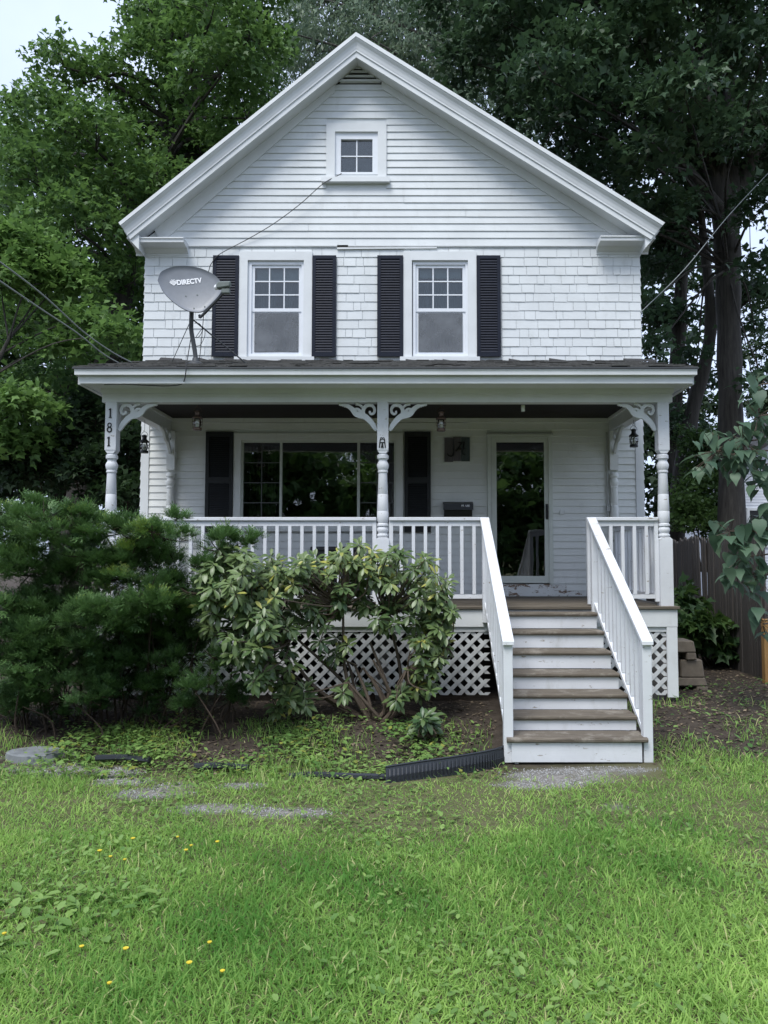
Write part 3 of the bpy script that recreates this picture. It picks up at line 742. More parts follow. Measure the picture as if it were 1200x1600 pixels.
bracket(-3.405, -2.10, 1, posts['l']); bracket(-.342, -2.10, -1, posts['m']); bracket(-.212, -2.10, 1, posts['m']); bracket(2.953, -2.10, -1, posts['r'])
bracket(-3.40, -.10, -1, posts['b0'], 'y'); bracket(2.995, -.10, -1, posts['b1'], 'y'); bracket(-3.47, -2.035, 1, posts['l'], 'y'); bracket(3.018, -2.035, 1, posts['r'], 'y')

# text
def text_mesh(s, size, bold=0, shear=0, extrude=.003):
    cu = bpy.data.curves.new('lettering', 'FONT'); cu.body = s; cu.size = size; cu.align_x = 'CENTER'; cu.align_y = 'CENTER'; cu.offset = bold; cu.shear = shear; cu.extrude = extrude; cu.resolution_u = 4
    ob = bpy.data.objects.new('lettering', cu); COL.objects.link(ob); dg = bpy.context.evaluated_depsgraph_get(); dg.update()
    me = bpy.data.meshes.new_from_object(ob.evaluated_get(dg)); vs_ = [v.co.copy() for v in me.vertices]; fs = [tuple(p.vertices) for p in me.polygons]
    bpy.data.objects.remove(ob); bpy.data.curves.remove(cu); bpy.data.meshes.remove(me); return vs_, fs
def numeral(ch, x, z, y, parent):     # serif house numerals
    mb = MB(); tf = lambda u, v, w: (x + u, y - w, z + v)
    if ch == '1':
        mb.ribbon([(0, -.055), (0, .055)], .0085, tf, .005); mb.ribbon([(-.017, .036), (0, .052)], .006, tf, .0046); mb.ribbon([(-.018, -.053), (.018, -.053)], .0045, tf, .0042)
    else:
        for cz, r, wd in ((.028, .023, .006), (-.026, .028, .0075)):
            c = [(r * math.cos(a * math.pi / 9) * .86, cz + r * math.sin(a * math.pi / 9)) for a in range(19)]
            mb.ribbon(c, wd, tf, .005 + cz * .01)
    build('house_number', mb, M['black_print'], parent)
numeral('1', -3.475, 3.535, -2.166, posts['l']); numeral('8', -3.482, 3.365, -2.166, posts['l']); numeral('1', -3.486, 3.20, -2.166, posts['l'])

# porch railings
def baluster_mesh():
    mb = MB(); mb.box(-.019, .019, -.019, .019, -.5, .5); me = bpy.data.meshes.new('baluster'); me.from_pydata(mb.v, [], mb.f)
    bm = bmesh.new(); bm.from_mesh(me); bmesh.ops.recalc_face_normals(bm, faces=bm.faces); bm.to_mesh(me); bm.free(); me.materials.append(M['stair']); return me
BAL = baluster_mesh()
def railing(x0, x1, y, axis='x', n=None, label=None):
    p = root('porch_railing', label, None, ((x0 + x1) / 2 if axis == 'x' else y, y if axis == 'x' else (x0 + x1) / 2, 1.35)); p.parent = house; p.location = p.location - ORG[house.name]
    def B(a, b, w, z0, z1):
        mb = MB()
        if axis == 'x': mb.box(a, b, y - w, y + w, z0, z1)
        else: mb.box(y - w, y + w, a, b, z0, z1)
        return mb
    build('top_rail', B(x0, x1, .045, 2.272, 2.312), M['stair'], p, bevel=.004); build('under_rail', B(x0 + .046, x1 - .046, .02, 2.21, 2.2715), M['stair'], p)
    build('bottom_rail', B(x0 + .046, x1 - .046, .022, 1.365, 1.41), M['stair'], p)
    for a in (x0, x1 - .045): build('end_stile', B(a, a + .045, .024, 1.30 if a == x0 else 1.33, 2.2715), M['stair'], p)
    n = n or round((x1 - x0) / .147)
    for i in range(1, n):
        u = x0 + (x1 - x0) * i / n + rnd.uniform(-.003, .003)
        loc = (u, y - .002, 1.815) if axis == 'x' else (y, u, 1.815)
        o = link('baluster', BAL, p, loc); o.scale = (1, 1, .80)
railing(-3.395, -.352, -2.10); railing(-.202, .93, -2.10); railing(2.115, 2.943, -2.10, n=6); railing(-2.02, -.11, 3.0, 'y', 12); railing(-2.02, -.11, -3.43, 'y', 12)

# ------------------------------------------------------------------ front steps
steps = root('porch_steps', 'white wooden front steps with seven bare grey brown treads and two sloping white handrails', 'steps', (1.53, -4.2, 0))
TOPS = [.246, .381, .527, .69, .869, 1.051, 1.228]
for i, zt in enumerate(TOPS):
    yf = -4.2 + .286 * i; z0 = (TOPS[i - 1] - .0) if i else .03
    x0, x1 = (.893, 2.142) if i == 0 else (.957, 2.131)
    mb = MB(); j = rnd.uniform(-.004, .004); w = .30 if i < 6 else .22
    poly = [(yf + .012, zt - .04), (yf, zt - .028), (yf, zt - .012), (yf + .012, zt), (yf + w, zt), (yf + w, zt - .04)]
    mb.prism([(a, b + j) for a, b in poly], x0, x1, 'x'); build('tread', mb, M['tread'], steps)
    mb = MB(); xa, xb = (.935, 2.092) if i == 0 else (.967, 2.128)
    mb.box(xa, xb, yf + .028, yf + .05, z0 + .002, zt - .0415); build('riser', mb, M['stair'], steps)
for x0, x1 in ((.968, 1.0), (2.07, 2.1)):
    mb = MB(); mb.prism([(-4.14, .0), (-4.14, .02), (-2.45, .90), (-2.24, .90), (-2.24, .75), (-3.9, .0)], x0, x1, 'x'); build('stringer', mb, M['stair'], steps)
for xc in (.912, 2.158):
    r_ = root('stair_railing', None, None, (xc, -4.1, .1)); r_.parent = steps; r_.location = r_.location - ORG[steps.name]
    mb = MB(); mb.box(xc - .042, xc + .042, -4.15, -4.065, .02, 1.085); build('newel', mb, M['stair'], r_, bevel=.004)
    mb = MB(); mb.box(xc - .04, xc + .04, -2.315, -2.235, 1.10, 2.19); build('newel', mb, M['stair'], r_, bevel=.004)
    sl = (2.312 - 1.115) / 2.0
    mb = MB(); ya, yb = -4.18, -2.15; zf = lambda y: 1.115 + (y + 4.15) * sl
    mb.prism([(ya, zf(ya) - .038), (yb, zf(yb) - .038), (yb, zf(yb)), (ya, zf(ya))], xc - .052, xc + .052, 'x'); build('handrail', mb, M['stair'], r_, bevel=.004)
    mb = MB(); mb.prism([(-4.064, zf(-4.064) - .13), (-2.316, zf(-2.316) - .13), (-2.316, zf(-2.316) - .0395), (-4.064, zf(-4.064) - .0395)], xc - .018, xc + .018, 'x'); build('under_rail', mb, M['stair'], r_)
    mb = MB(); mb.prism([(-4.064, zf(-4.064) - .93), (-2.316, zf(-2.316) - .93), (-2.316, zf(-2.316) - .885), (-4.064, zf(-4.064) - .885)], xc - .022, xc + .022, 'x'); build('bottom_rail', mb, M['stair'], r_)
    for i in range(11):
        y = -3.95 + i * .147; h = .755; o = link('baluster', BAL, r_, (xc + (.004 if xc > 1 else -.004), y, zf(y) - .51)); o.scale = (.95, .95, h)

# ------------------------------------------------------------------ things on and around the porch
# hanging lanterns
def make_lantern(label, metal, loc, group, chain):
    t = root('hanging_lantern', label, 'lantern', loc, group); x, y, z = loc    # z: bottom of the base
    mb = MB(); mb.lathe([(.052, z), (.056, z + .012), (.05, z + .03), (.04, z + .036)], x, y, 16); build('base', mb, metal, t, True)
    mb = MB(); mb.lathe([(.034, z + .036), (.045, z + .06), (.047, z + .09), (.042, z + .125), (.034, z + .142)], x, y, 16); build('globe', mb, M['lglass'], t, True)
    mb = MB(); mb.lathe([(.015, z + .037), (.019, z + .06), (.02, z + .09), (.012, z + .115)], x, y, 10); build('bulb', mb, M['bulb'], t, True)
    mb = MB(); mb.lathe([(.062, z + .142), (.064, z + .152), (.045, z + .17), (.03, z + .185), (.03, z + .215), (.036, z + .222), (.034, z + .235), (.012, z + .245)], x, y, 16); build('cap', mb, metal, t, True)
    mb = MB()
    for k in range(6):
        a = k * math.pi / 3 + .2; c, s_ = math.cos(a), math.sin(a)
        mb.tube([(x + .05 * c, y + .05 * s_, z + .02), (x + .06 * c, y + .06 * s_, z + .09), (x + .058 * c, y + .058 * s_, z + .146)], .0028, 5)
    for zz in (.07, .105):
        mb.tube([(x + .058 * math.cos(a * math.pi / 8), y + .058 * math.sin(a * math.pi / 8), z + zz) for a in range(17)], .0028, 5, False)
    build('cage', mb, metal, t)
    mb = MB(); mb.tube([(x + .045 * math.cos(a), y, z + .225 + .06 * math.sin(a)) for a in [math.pi * k / 10 for k in range(11)]], .003, 5)
    mb.tube(catmull([(x, y, z + .283), (x - .012, y, z + .30), (x, y, z + .312), (x, y, z + chain)], 4), .003, 5)
    build('hook', mb, M['iron'] if metal is M['iron'] else metal, t); return t
make_lantern('copper coloured caged lantern hanging above the picture window, near the left shutter', M['copper'], (-2.52, -1.92, 3.37), 'copper ship lanterns on the front beam', .49)
make_lantern('copper coloured caged lantern hanging above the wooden letter plaque', M['copper'], (.418, -1.92, 3.36), 'copper ship lanterns on the front beam', .50)
make_lantern('black ship lantern hanging inside the porch by the house number post', M['iron'], (-3.47, -1.0, 3.22), 'black lanterns under the side beams', .444)
make_lantern('black ship lantern hanging from the side beam to the right of the steps', M['iron'], (3.012, -1.0, 3.30), 'black lanterns under the side beams', .364)
# mailbox
t = root('mailbox', 'black wall mailbox with white lettering beside the storm door', 'mailbox', (.74, -.05, 2.43))
mb = MB(); mb.prism([(-.018, 2.43), (-.10, 2.43), (-.125, 2.60), (-.018, 2.62)], .54, .945, 'x'); build('body', mb, M['mailbox'], t, bevel=.006)
mb = MB(); mb.prism([(-.0175, 2.645), (-.0175, 2.622), (-.126, 2.603), (-.137, 2.52), (-.142, 2.52), (-.131, 2.611)], .527, .957, 'x'); build('lid', mb, M['mailbox'], t)
v, f = text_mesh('PR  USE', .036, .0012); mb = MB(); mb.add([(.845 + p.x, -.1395 - p.z + (p.y) * .1, 2.578 + p.y) for p in v], f); build('lettering', mb, M['white_print'], t)
# plaque
t = root('letter_plaque', 'square plaque of three grey boards with black script initials', 'plaque', (.73, -.04, 3.23))
for i, (a, b, m, dz) in enumerate(((.552, .675, 'board1', -.008), (.679, .79, 'board1', .004), (.794, .92, 'board2', .0))):
    mb = MB(); mb.box(a, b, -.04, -.0185, 3.232 + dz, 3.582 + dz); build('board', mb, M[m], t)
def stroke(pts, r0):
    c = catmull([(.5475 + u * .375, -.05, 3.235 + v_ * .345) for u, v_ in pts], 5); n = len(c); mb = MB()
    mb.tube(c, [r0 * (.35 + .65 * math.sin(math.pi * (i + .6) / (n + .6))) for i in range(n)], 6); build('initial', mb, M['black_print'], t)
stroke([(.36, .93), (.37, .6), (.37, .35), (.34, .24), (.24, .2), (.15, .25), (.13, .32)], .011)
stroke([(.42, .48), (.47, .42), (.55, .55), (.66, .72), (.74, .80)], .010); stroke([(.52, .76), (.60, .79), (.70, .75), (.77, .8), (.75, .6), (.70, .36), (.76, .27), (.82, .29)], .010); stroke([(.5, .52), (.62, .49), (.72, .53), (.84, .52)], .007)
# small ornament on the middle post
t = root('post_ornament', 'small black metal ornament screwed to the middle porch post', 'ornament', (-.277, -2.17, 3.12))
tf = lambda u, v_, w: (-.282 + u, -2.166 - w, 3.125 + v_)
mb = MB(); mb.ribbon([(-.036, 0), (-.024, .10)], .006, tf, .006); mb.ribbon([(.036, 0), (.024, .10)], .006, tf, .006); mb.ribbon([(-.026, .062), (.026, .062)], .006, tf, .0055)
build('frame', mb, M['iron'], t)
mb = MB(); mb.ribbon([(0, 0), (0, .06)], [.017, .006], tf, .007); build('bell', mb, M['iron'], t)
mb = MB()
for cx in (-.012, .012): mb.ribbon([(cx + .011 * math.cos(a * math.pi / 6), .108 + .012 * math.sin(a * math.pi / 6)) for a in range(13)], .0035, tf, .005 if cx < 0 else .0046)
build('loops', mb, M['iron'], t)
# deck box
t = root('deck_box', 'low dark grey storage box on the porch under the picture window', 'box', (-1.0, -.35, 1.283))
mb = MB(); mb.box(-1.3, -.62, -.55, -.12, 1.283, 1.93); build('body', mb, M['box'], t, bevel=.01)
mb = MB(); mb.box(-1.32, -.60, -.57, -.10, 1.932, 1.99); build('lid', mb, M['box'], t, bevel=.012)

# satellite dish
t = root('satellite_dish', 'grey satellite dish with white lettering standing on the porch roof', 'satellite dish', (-2.66, -1.5, 4.28))
DC = at(297, 453, -1.62); PXM = .0079
OUT = [(-48, 9), (-45, 21), (-38, 28), (-26, 34.5), (-12, 37.5), (2, 37.5), (16, 35), (29, 29.5), (39, 22.5), (46, 14), (49, 4), (47, -5), (42, -13), (34, -23), (26.5, -32), (20, -38), (11, -39.5), (-2, -37.5), (-16, -30), (-30, -18.5), (-41, -6)]
ol = [(p.x, p.y) for p in catmull([(*q, 0) for q in OUT + [OUT[0]]], 3)][:-1]
def dish_pt(u, v_, off=0):   # u, v in metres from the centre
    d = .32 * (u * u + v_ * v_) + off
    q = Vector((u, -d, v_)); q.rotate(Euler((R(-9), 0, R(10)))); return DC + q + Vector((0, 0, 0))
mb = MB(); rings = [0, .2, .4, .6, .8, .94, 1.0]; n = len(ol); vs_ = []; fs = []
for off in (0, -.012):
    for rr in rings[1:]: vs_ += [dish_pt(u * PXM * 1.02 * rr, w_ * PXM * 1.02 * rr, off + (.012 if rr == 1.0 and off == 0 else 0)) for u, w_ in ol]
K = len(rings) - 1
for b in (0, 1):
    c = len(vs_); vs_.append(dish_pt(0, 0, 0 if b == 0 else -.012)); base = b * K * n
    for i in range(n): fs.append((c, base + i, base + (i + 1) % n))
    for k in range(K - 1):
        for i in range(n): fs.append((base + k * n + i, base + (k + 1) * n + i, base + (k + 1) * n + (i + 1) % n, base + k * n + (i + 1) % n))
for i in range(n): fs.append(((K - 1) * n + i, K * n + (K - 1) * n + i, K * n + (K - 1) * n + (i + 1) % n, (K - 1) * n + (i + 1) % n))
mb.add(vs_, fs); build('reflector', mb, M['dish'], t, True)
v, f = text_mesh('DIRECTV', .088, .0035, extrude=.0015)
ca, sa = math.cos(R(10)), math.sin(R(10))
def on_dish(px_, py_): return ((px_ / 7.5 + 240 - 297) * PXM, -(py_ / 7.5 + 400 - 453) * PXM)
cu_, cv_ = on_dish(415, 298)
mb = MB(); mb.add([dish_pt(cu_ + (p.x * ca * .86 - p.y * sa), cv_ + (p.x * sa * .86 + p.y * ca), .004 + p.z) for p in v], f); build('lettering', mb, M['white_print'], t)
cu_, cv_ = on_dish(234, 322); mb = MB()
for q, (dy, hw_, a, b) in enumerate(((.030, .0045, -.6, .6), (.014, .0055, -.9, .95), (-.003, .006, -1, 1), (-.019, .0055, -.85, .95), (-.033, .004, -.45, .6))):
    r_ = .044; half = math.sqrt(max(0, r_ * r_ - dy * dy)); path = []
    for s_ in range(9):
        u = (a + (b - a) * s_ / 8) * half; w_ = dy - .008 * math.sin(math.pi * s_ / 8) + .004; path.append((u * ca - w_ * sa, u * sa + w_ * ca))
    mb.ribbon(path, hw_, lambda u, w_, w: dish_pt(cu_ + u, cv_ + w_, .004 + w), .0015)
build('logo', mb, M['white_print'], t)
mb = MB()
for px_, py_ in ((380, 482), (512, 460), (482, 645), (605, 618)):
    u, w_ = on_dish(px_, py_); mb.tube([dish_pt(u, w_, -.005), dish_pt(u, w_, .006)], .009, 8)
build('bolts', mb, M['lnb'], t)
L0 = at(316, 493, -1.68); L1 = at(349, 458, -2.02)
mb = MB(); mb.tube(catmull([L0 + Vector((-.06, .1, .03)), L0, L1], 4), .02, 6); build('feed_arm', mb, M['mast'], t)
mb = MB(); L2 = at(351, 447, -2.05)
mb.prism([(-.09, -.035), (.065, -.02), (.085, .045), (-.07, .05), (-.10, .015)], -.04, .04); mb2 = MB()
for p in mb.v:
    q = Vector(p); q.rotate(Euler((0, R(-4), 0))); mb2.v.append(tuple(q + L2))
mb2.f = mb.f; build('receiver', mb2, M['lnb'], t, bevel=.012)
mb = MB(); b_ = L2 + Vector((.015, .0, -.065)); mb.box(b_.x - .05, b_.x + .05, b_.y - .03, b_.y + .03, b_.z - .03, b_.z + .028); build('receiver_mount', mb, M['lnb'], t, bevel=.008)
mb = MB(); c_ = L2 + Vector((-.095, -.01, -.0)); mb.tube([c_ + Vector((.02, .02, 0)), c_ + Vector((-.02, .05, -.005))], [.035, .03], 12); build('feed_horn', mb, M['white_print'], t)
mb = MB(); mb.tube(catmull([at(307, 571, -1.5), at(304, 546, -1.5), at(299, 517, -1.52), at(299, 500, -1.55), at(300, 470, -1.57)], 5), .028, 12); build('mast', mb, M['mast'], t, True)
mb = MB(); q = at(306, 568, -1.5); mb.lathe([(.11, q.z - .03), (.105, q.z - .005), (.05, q.z + .025), (.04, q.z + .07)], q.x, q.y, 12); build('foot', mb, M['mast'], t, True)
mb = MB(); mb.tube([at(301, 499, -1.55), at(386, 569, -1.35)], .0095, 6); build('strut', mb, M['mast'], t)
mb = MB(); mb.tube([at(297, 503, -1.55), at(268, 567, -1.0)], .005, 5); build('strut', mb, M['mast'], t)
mb = MB(); mb.box(DC.x - .12, DC.x + .08, -1.60, -1.545, DC.z - .16, DC.z + .05); build('back_bracket', mb, M['mast'], t)

# cables
def cable(label, pts, r=.006, mat='cable', name='cable'):
    mb = MB(); mb.tube(catmull(pts, 6), r, 5); props(build(name, mb, M[mat]), label, 'cable')
def pts_at(*q): return [at(x, y, Y) for x, y, Y in q]
cable('thin cable drooping from the attic window down to the dish', pts_at((534, 271, -.05), (505, 287, -.10), (470, 318, -.1), (430, 348, -.08), (390, 372, -.05), (345, 396, -.06), (333, 408, -.06), (326, 424, -.05), (320, 470, -.06), (316, 520, -.10), (312, 560, -.2)), .006)
cable('black cable running from the dish foot over the porch fascia and along the soffit', pts_at((298, 530, -1.48), (293, 560, -1.6), (291, 567, -2.35), (291, 574, -2.585), (290, 585, -2.57), (288, 594, -2.52), (283, 600.5, -2.46), (262, 603, -2.43), (230, 602, -2.43), (195, 600.5, -2.43), (163, 601, -2.43)), .006)
cable('looped black cable hanging behind the dish mast', pts_at((304, 505, -1.5), (312, 506, -1.48), (316, 515, -1.48), (312, 525, -1.48), (306, 527, -1.49), (318, 512, -1.47), (320, 524, -1.47), (314, 538, -1.48), (307, 541, -1.49)), .004)
cable('upper of the two grey service wires coming in over the left end of the porch', pts_at((-40, 380, -4.5), (60, 455, -3.6), (130, 518, -2.9), (175, 550, -2.3), (205, 566, -1.9)), .008, 'wire', 'service_wire')
cable('lower of the two grey service wires coming in over the left end of the porch', pts_at((-40, 412, -4.5), (60, 480, -3.5), (120, 520, -2.8), (160, 552, -2.3), (185, 567, -2.0)), .008, 'wire', 'service_wire')
cable('grey wire running from the right house corner up to the big trunk', pts_at((1001, 488, -.05), (1070, 420, .8), (1140, 335, 2.0), (1215, 255, 3.5)), .007, 'wire', 'service_wire')
mb = MB(); mb.tube([(2.905, -.05, 3.655), (2.905, -.05, 2.45), (2.86, -.05, 2.34)], .012, 8); mb.box(2.885, 2.93, -.08, -.0325, 2.50, 2.58); props(build('conduit', mb, M['bronze_frame']), 'grey electrical conduit on the porch wall beside the right half post', 'conduit')
# sensor on the porch beam
mb = MB(); q = at(817, 638, -1.97); mb.box(q.x - .02, q.x + .02, -2.0, -1.95, 3.59, 3.664); mb.box(q.x - .014, q.x + .014, -2.003, -2.0005, 3.60, 3.63); props(build('sensor', mb, M['door_frame']), 'tiny beige sensor under the front beam above the door', 'sensor')

# tan step blocks at the right corner of the porch
t = root('step_stack', 'stack of tan blocks forming a rough step by the right porch corner', 'step blocks', (3.55, -1.3, .2))
def block_at(x0, x1, y0, y1, z0, z1, nm='block', tp=.02):
    mb = MB(); mb.hexa([(x0, y0, z0), (x1, y0, z0), (x1, y1, z0), (x0, y1, z0), (x0 + tp * .4, y0 + tp, z1), (x1 - tp, y0 + tp, z1), (x1 - tp, y1 - tp, z1), (x0 + tp * .4, y1 - tp, z1)]); return mb
X0 = 3.16; Yb = -1.45
def U(z0, z1, w, leg, th): 
    mb = block_at(X0, X0 + w, Yb - .0, Yb + .4, z1 - th, z1); mb.add(*(lambda m: (m.v, m.f))(block_at(X0 + w - leg, X0 + w + .01, Yb - .003, Yb + .4, z0, z1 - th, tp=.01))); mb.add(*(lambda m: (m.v, m.f))(block_at(X0, X0 + leg * .6, Yb - .003, Yb + .4, z0, z1 - th, tp=.01))); return mb
build('block', U(.16, .345, .585, .14, .10), M['block'], t, bevel=.012)
build('block', block_at(X0, X0 + .25, Yb + .03, Yb + .4, .347, .56), M['block'], t, bevel=.014); build('block', block_at(X0 + .257, X0 + .56, Yb + .02, Yb + .4, .347, .565), M['block'], t, bevel=.014)
build('block', U(.567, .80, .45, .12, .14), M['block'], t, bevel=.012)
mb = MB(); mb.box(X0, X0 + .36, Yb + .2, Yb + .36, .567, .655); build('block', mb, M['block'], t, bevel=.01)

# plastic lawn edging
t = root('lawn_edging', 'black ribbed plastic lawn edging curving out from the foot of the steps', 'lawn edging', (.36, -4.4, 0))
P = catmull([(.885, -4.12, .0), (.80, -4.22, 0), (.62, -4.34, 0), (.36, -4.48, .0), (.1, -4.60, .0), (-.17, -4.72, -.005)], 8)
mb = MB(); n = len(P); vs_ = []; fs = []
for i, p in enumerate(P):
    h = .16 - .03 * i / n; lean = .02 + .03 * i / n
    vs_ += [(p.x, p.y, p.z), (p.x, p.y + lean, p.z + h), (p.x, p.y + lean + .008, p.z + h), (p.x, p.y + .008, p.z)]
for i in range(n - 1):
    for k in range(4): fs.append((i * 4 + k, i * 4 + (k + 1) % 4, i * 4 + 4 + (k + 1) % 4, i * 4 + 4 + k))
fs += [(0, 1, 2, 3), ((n - 1) * 4 + 3, (n - 1) * 4 + 2, (n - 1) * 4 + 1, (n - 1) * 4)]
mb.add(vs_, fs); build('strip', mb, M['edging'], t)
mb = MB(); PP = catmull(P, 2)
for i in range(0, len(PP) - 1, 2):
    p = PP[i]; h = .152 - .03 * i / len(PP); lean = .02 + .03 * i / len(PP)
    mb.box(p.x - .006, p.x + .006, p.y - .012, p.y + .006, p.z + .012, p.z + h * .5); mb.hexa([(p.x - .006, p.y + lean * .5 - .014, p.z + h * .5), (p.x + .006, p.y + lean * .5 - .014, p.z + h * .5), (p.x + .006, p.y + lean * .5 + .004, p.z + h * .5), (p.x - .006, p.y + lean * .5 + .004, p.z + h * .5), (p.x - .006, p.y + lean - .014, p.z + h * .88), (p.x + .006, p.y + lean - .014, p.z + h * .88), (p.x + .006, p.y + lean + .004, p.z + h * .88), (p.x - .006, p.y + lean + .004, p.z + h * .88)])
build('ribs', mb, M['edging'], t, kind='stuff')
mb = MB(); mb.tube([q + Vector((0, (.02 + .03 * i / n),   .16 - .03 * i / n)) for i, q in enumerate(P)], .009, 6); build('rolled_edge', mb, M['edging'], t)
def pipe(label, q, r): 
    mb = MB(); mb.tube(catmull(q, 5), r, 7); props(build('edging_piece', mb, M['edging'], None, True), label, 'lawn edging')
pipe('half buried black edging lying in the grass just beyond the ribbed strip', [(-.18, -4.63, .03), (-.5, -4.62, .035), (-.8, -4.56, .03), (-.98, -4.58, .02)], .028)
pipe('short black edging end poking out beneath the rhododendron', [(-1.35, -4.42, .05), (-1.6, -4.4, .06), (-1.82, -4.38, .05)], .03)
pipe('black edging end showing below the yew near the flat stone', [(-2.25, -4.25, .07), (-2.5, -4.2, .08), (-2.75, -4.18, .07)], .028)
# flat stone
mb = MB(); ns = 11; rr = [.27 * (1 + rnd.uniform(-.14, .14)) for _ in range(ns)]; c = at(52, 1156, -4.0)
poly = [(c.x + rr[i] * 1.05 * math.cos(2 * math.pi * i / ns), c.y + .0 + rr[i] * .75 * math.sin(2 * math.pi * i / ns)) for i in range(ns)]
mb.add([(x, y, .0) for x, y in poly] + [(c.x + (x - c.x) * .93, c.y + (y - c.y) * .93, .088 + rnd.uniform(-.008, .008)) for x, y in poly], [tuple(range(ns - 1, -1, -1)), tuple(range(ns, 2 * ns))] + [(i, (i + 1) % ns, (i + 1) % ns + ns, i + ns) for i in range(ns)])
props(build('flat_stone', mb, M['stone'], bevel=.01), 'flat blue grey stone lying in front of the yew', 'stone')

# picket fence down the right side yard
fence = root('picket_fence', 'weathered dark wooden stockade fence along the right side yard', 'fence', (4.85, 1.5, .2))
y = -.75
while y < 9.5:
    x = 4.82 + .02 * y + rnd.uniform(-.012, .012); w = rnd.uniform(.055, .085); h = 1.93 + rnd.uniform(-.05, .05) - .0 * y; g = gz(x, y) - .03
    ln = rnd.uniform(-.012, .012); lx = 0
    if 1.25 < y < 1.75: ln = -.10 + (y - 1.25) * .35; lx = .05
    if 1.4 < y < 1.52: y += .09
    mb = MB(); mb.hexa([(x - .012, y, g), (x + .012, y, g), (x + .012, y + w, g), (x - .012, y + w, g), (x - .012 - lx, y + ln, g + h), (x + .012 - lx, y + ln, g + h), (x + .012 - lx, y + ln + w, g + h - .0), (x - .012 - lx, y + ln + w, g + h)])
    mb.prism([(y + ln, g + h), (y + ln + w, g + h), (y + ln + w / 2, g + h + .05)], x - .012 - lx, x + .012 - lx, 'x')
    build('picket', mb, M['fence'], fence); y += w + rnd.uniform(.004, .014)
for zz in (.55, 1.6):
    mb = MB(); mb.hexa([(4.80 + .018, -.75, zz), (4.80 + .07, -.75, zz), (5.02 + .07, 9.5, zz), (5.02 + .018, 9.5, zz), (4.80 + .018, -.75, zz + .08), (4.80 + .07, -.75, zz + .08), (5.02 + .07, 9.5, zz + .08), (5.02 + .018, 9.5, zz + .08)]); build('rail', mb, M['fence'], fence)
mb = MB(); mb.box(4.66, 4.76, -1.02, -.93, .1, 1.02); mb.box(4.655, 4.765, -1.025, -.925, 1.02, 1.035); props(build('lumber_post', mb, M['newwood'], bevel=.004), 'fresh yellow lumber post standing at the near end of the fence', 'post')

# neighbour's house beyond the fence
nb = root('neighbour_house', 'white sided neighbouring house glimpsed through the trees on the right', 'house', (16.5, 19, .2))
mb = MB(); mb.box(12.6, 22, 18, 26, .2, 5.4); mb.prism([(12.6, 5.4), (22, 5.4), (17.3, 8.2)], 18, 26); build('wall', mb, M['siding_n'], nb)
for k in range(44):
    z = .5 + k * .11; mb = MB(); mb.hexa([(12.55, 17.975, z), (20, 17.975, z), (20, 17.999, z), (12.55, 17.999, z), (12.55, 17.99, z + .11), (20, 17.99, z + .11), (20, 17.999, z + .11), (12.55, 17.999, z + .11)]); build('siding_board', mb, M['siding_n'], nb)
for s in (-1, 1):
    mb = MB(); mb.prism([(17.3, 8.4), (17.3 + s * 5.2, 5.3), (17.3 + s * 5.2, 5.15), (17.3, 8.2)], 17.6, 26.3); build('roof', mb, M['roof'], nb)
for x in (12.9, 15.2):
    mb = MB(); frame_boxes(mb, x, x + 1.0, 2.2, 3.7, .1, 17.93, 17.97); w_ = build('window', mb, M['trim'], nb)
    mb = MB(); mb.box(x + .1, x + .9, 17.96, 17.972, 2.3, 3.6); build('pane', mb, M['iron'], w_)

# ------------------------------------------------------------------ vegetation
def mesh_np(name, V, Q, tint, mat, smooth=False):
    me = bpy.data.meshes.new(name); nv, nf, k = len(V), len(Q), Q.shape[1]
    me.vertices.add(nv); me.vertices.foreach_set('co', np.ascontiguousarray(V, dtype=np.float32).ravel())
    me.loops.add(nf * k); me.loops.foreach_set('vertex_index', np.ascontiguousarray(Q, dtype=np.int32).ravel())
    me.polygons.add(nf); me.polygons.foreach_set('loop_start', np.arange(0, nf * k, k, dtype=np.int32))
    if smooth: me.polygons.foreach_set('use_smooth', np.ones(nf, dtype=bool))
    me.update(calc_edges=True)
    at_ = me.attributes.new('tint', 'FLOAT', 'POINT'); at_.data.foreach_set('value', np.ascontiguousarray(tint, dtype=np.float32))
    me.materials.append(mat); return me
def rot_from(ax, ay, az):
    ca, sa, cb, sb, cc, sc_ = np.cos(ax), np.sin(ax), np.cos(ay), np.sin(ay), np.cos(az), np.sin(az)
    n = len(ca); Rm = np.empty((n, 3, 3))
    Rm[:, 0, 0] = cc * cb; Rm[:, 0, 1] = cc * sb * sa - sc_ * ca; Rm[:, 0, 2] = cc * sb * ca + sc_ * sa
    Rm[:, 1, 0] = sc_ * cb; Rm[:, 1, 1] = sc_ * sb * sa + cc * ca; Rm[:, 1, 2] = sc_ * sb * ca - cc * sa
    Rm[:, 2, 0] = -sb; Rm[:, 2, 1] = cb * sa; Rm[:, 2, 2] = cb * ca; return Rm
def frame_from(d, upv=(0, 0, 1)):      # x axis along d, z axis as near to up as it goes
    d = d / np.linalg.norm(d, axis=1, keepdims=True); u = np.tile(np.array(upv, float), (len(d), 1)) + NR.normal(0, .05, d.shape)
    y = np.cross(u, d); y /= np.linalg.norm(y, axis=1, keepdims=True) + 1e-9; z = np.cross(d, y)
    return np.stack([d, y, z], axis=2)
def stamp(proto, P, Rm, S, tint):
    V, Q, T = proto; n = len(P); nv = len(V)
    W_ = np.einsum('nij,vj->nvi', Rm, V) * np.asarray(S).reshape(n, 1, 1) + P[:, None, :]
    F = (Q[None] + (np.arange(n) * nv)[:, None, None]).reshape(-1, Q.shape[1])
    t = np.clip(tint[:, None] + T[None], 0, 1)
    return W_.reshape(-1, 3), F, t.reshape(-1)
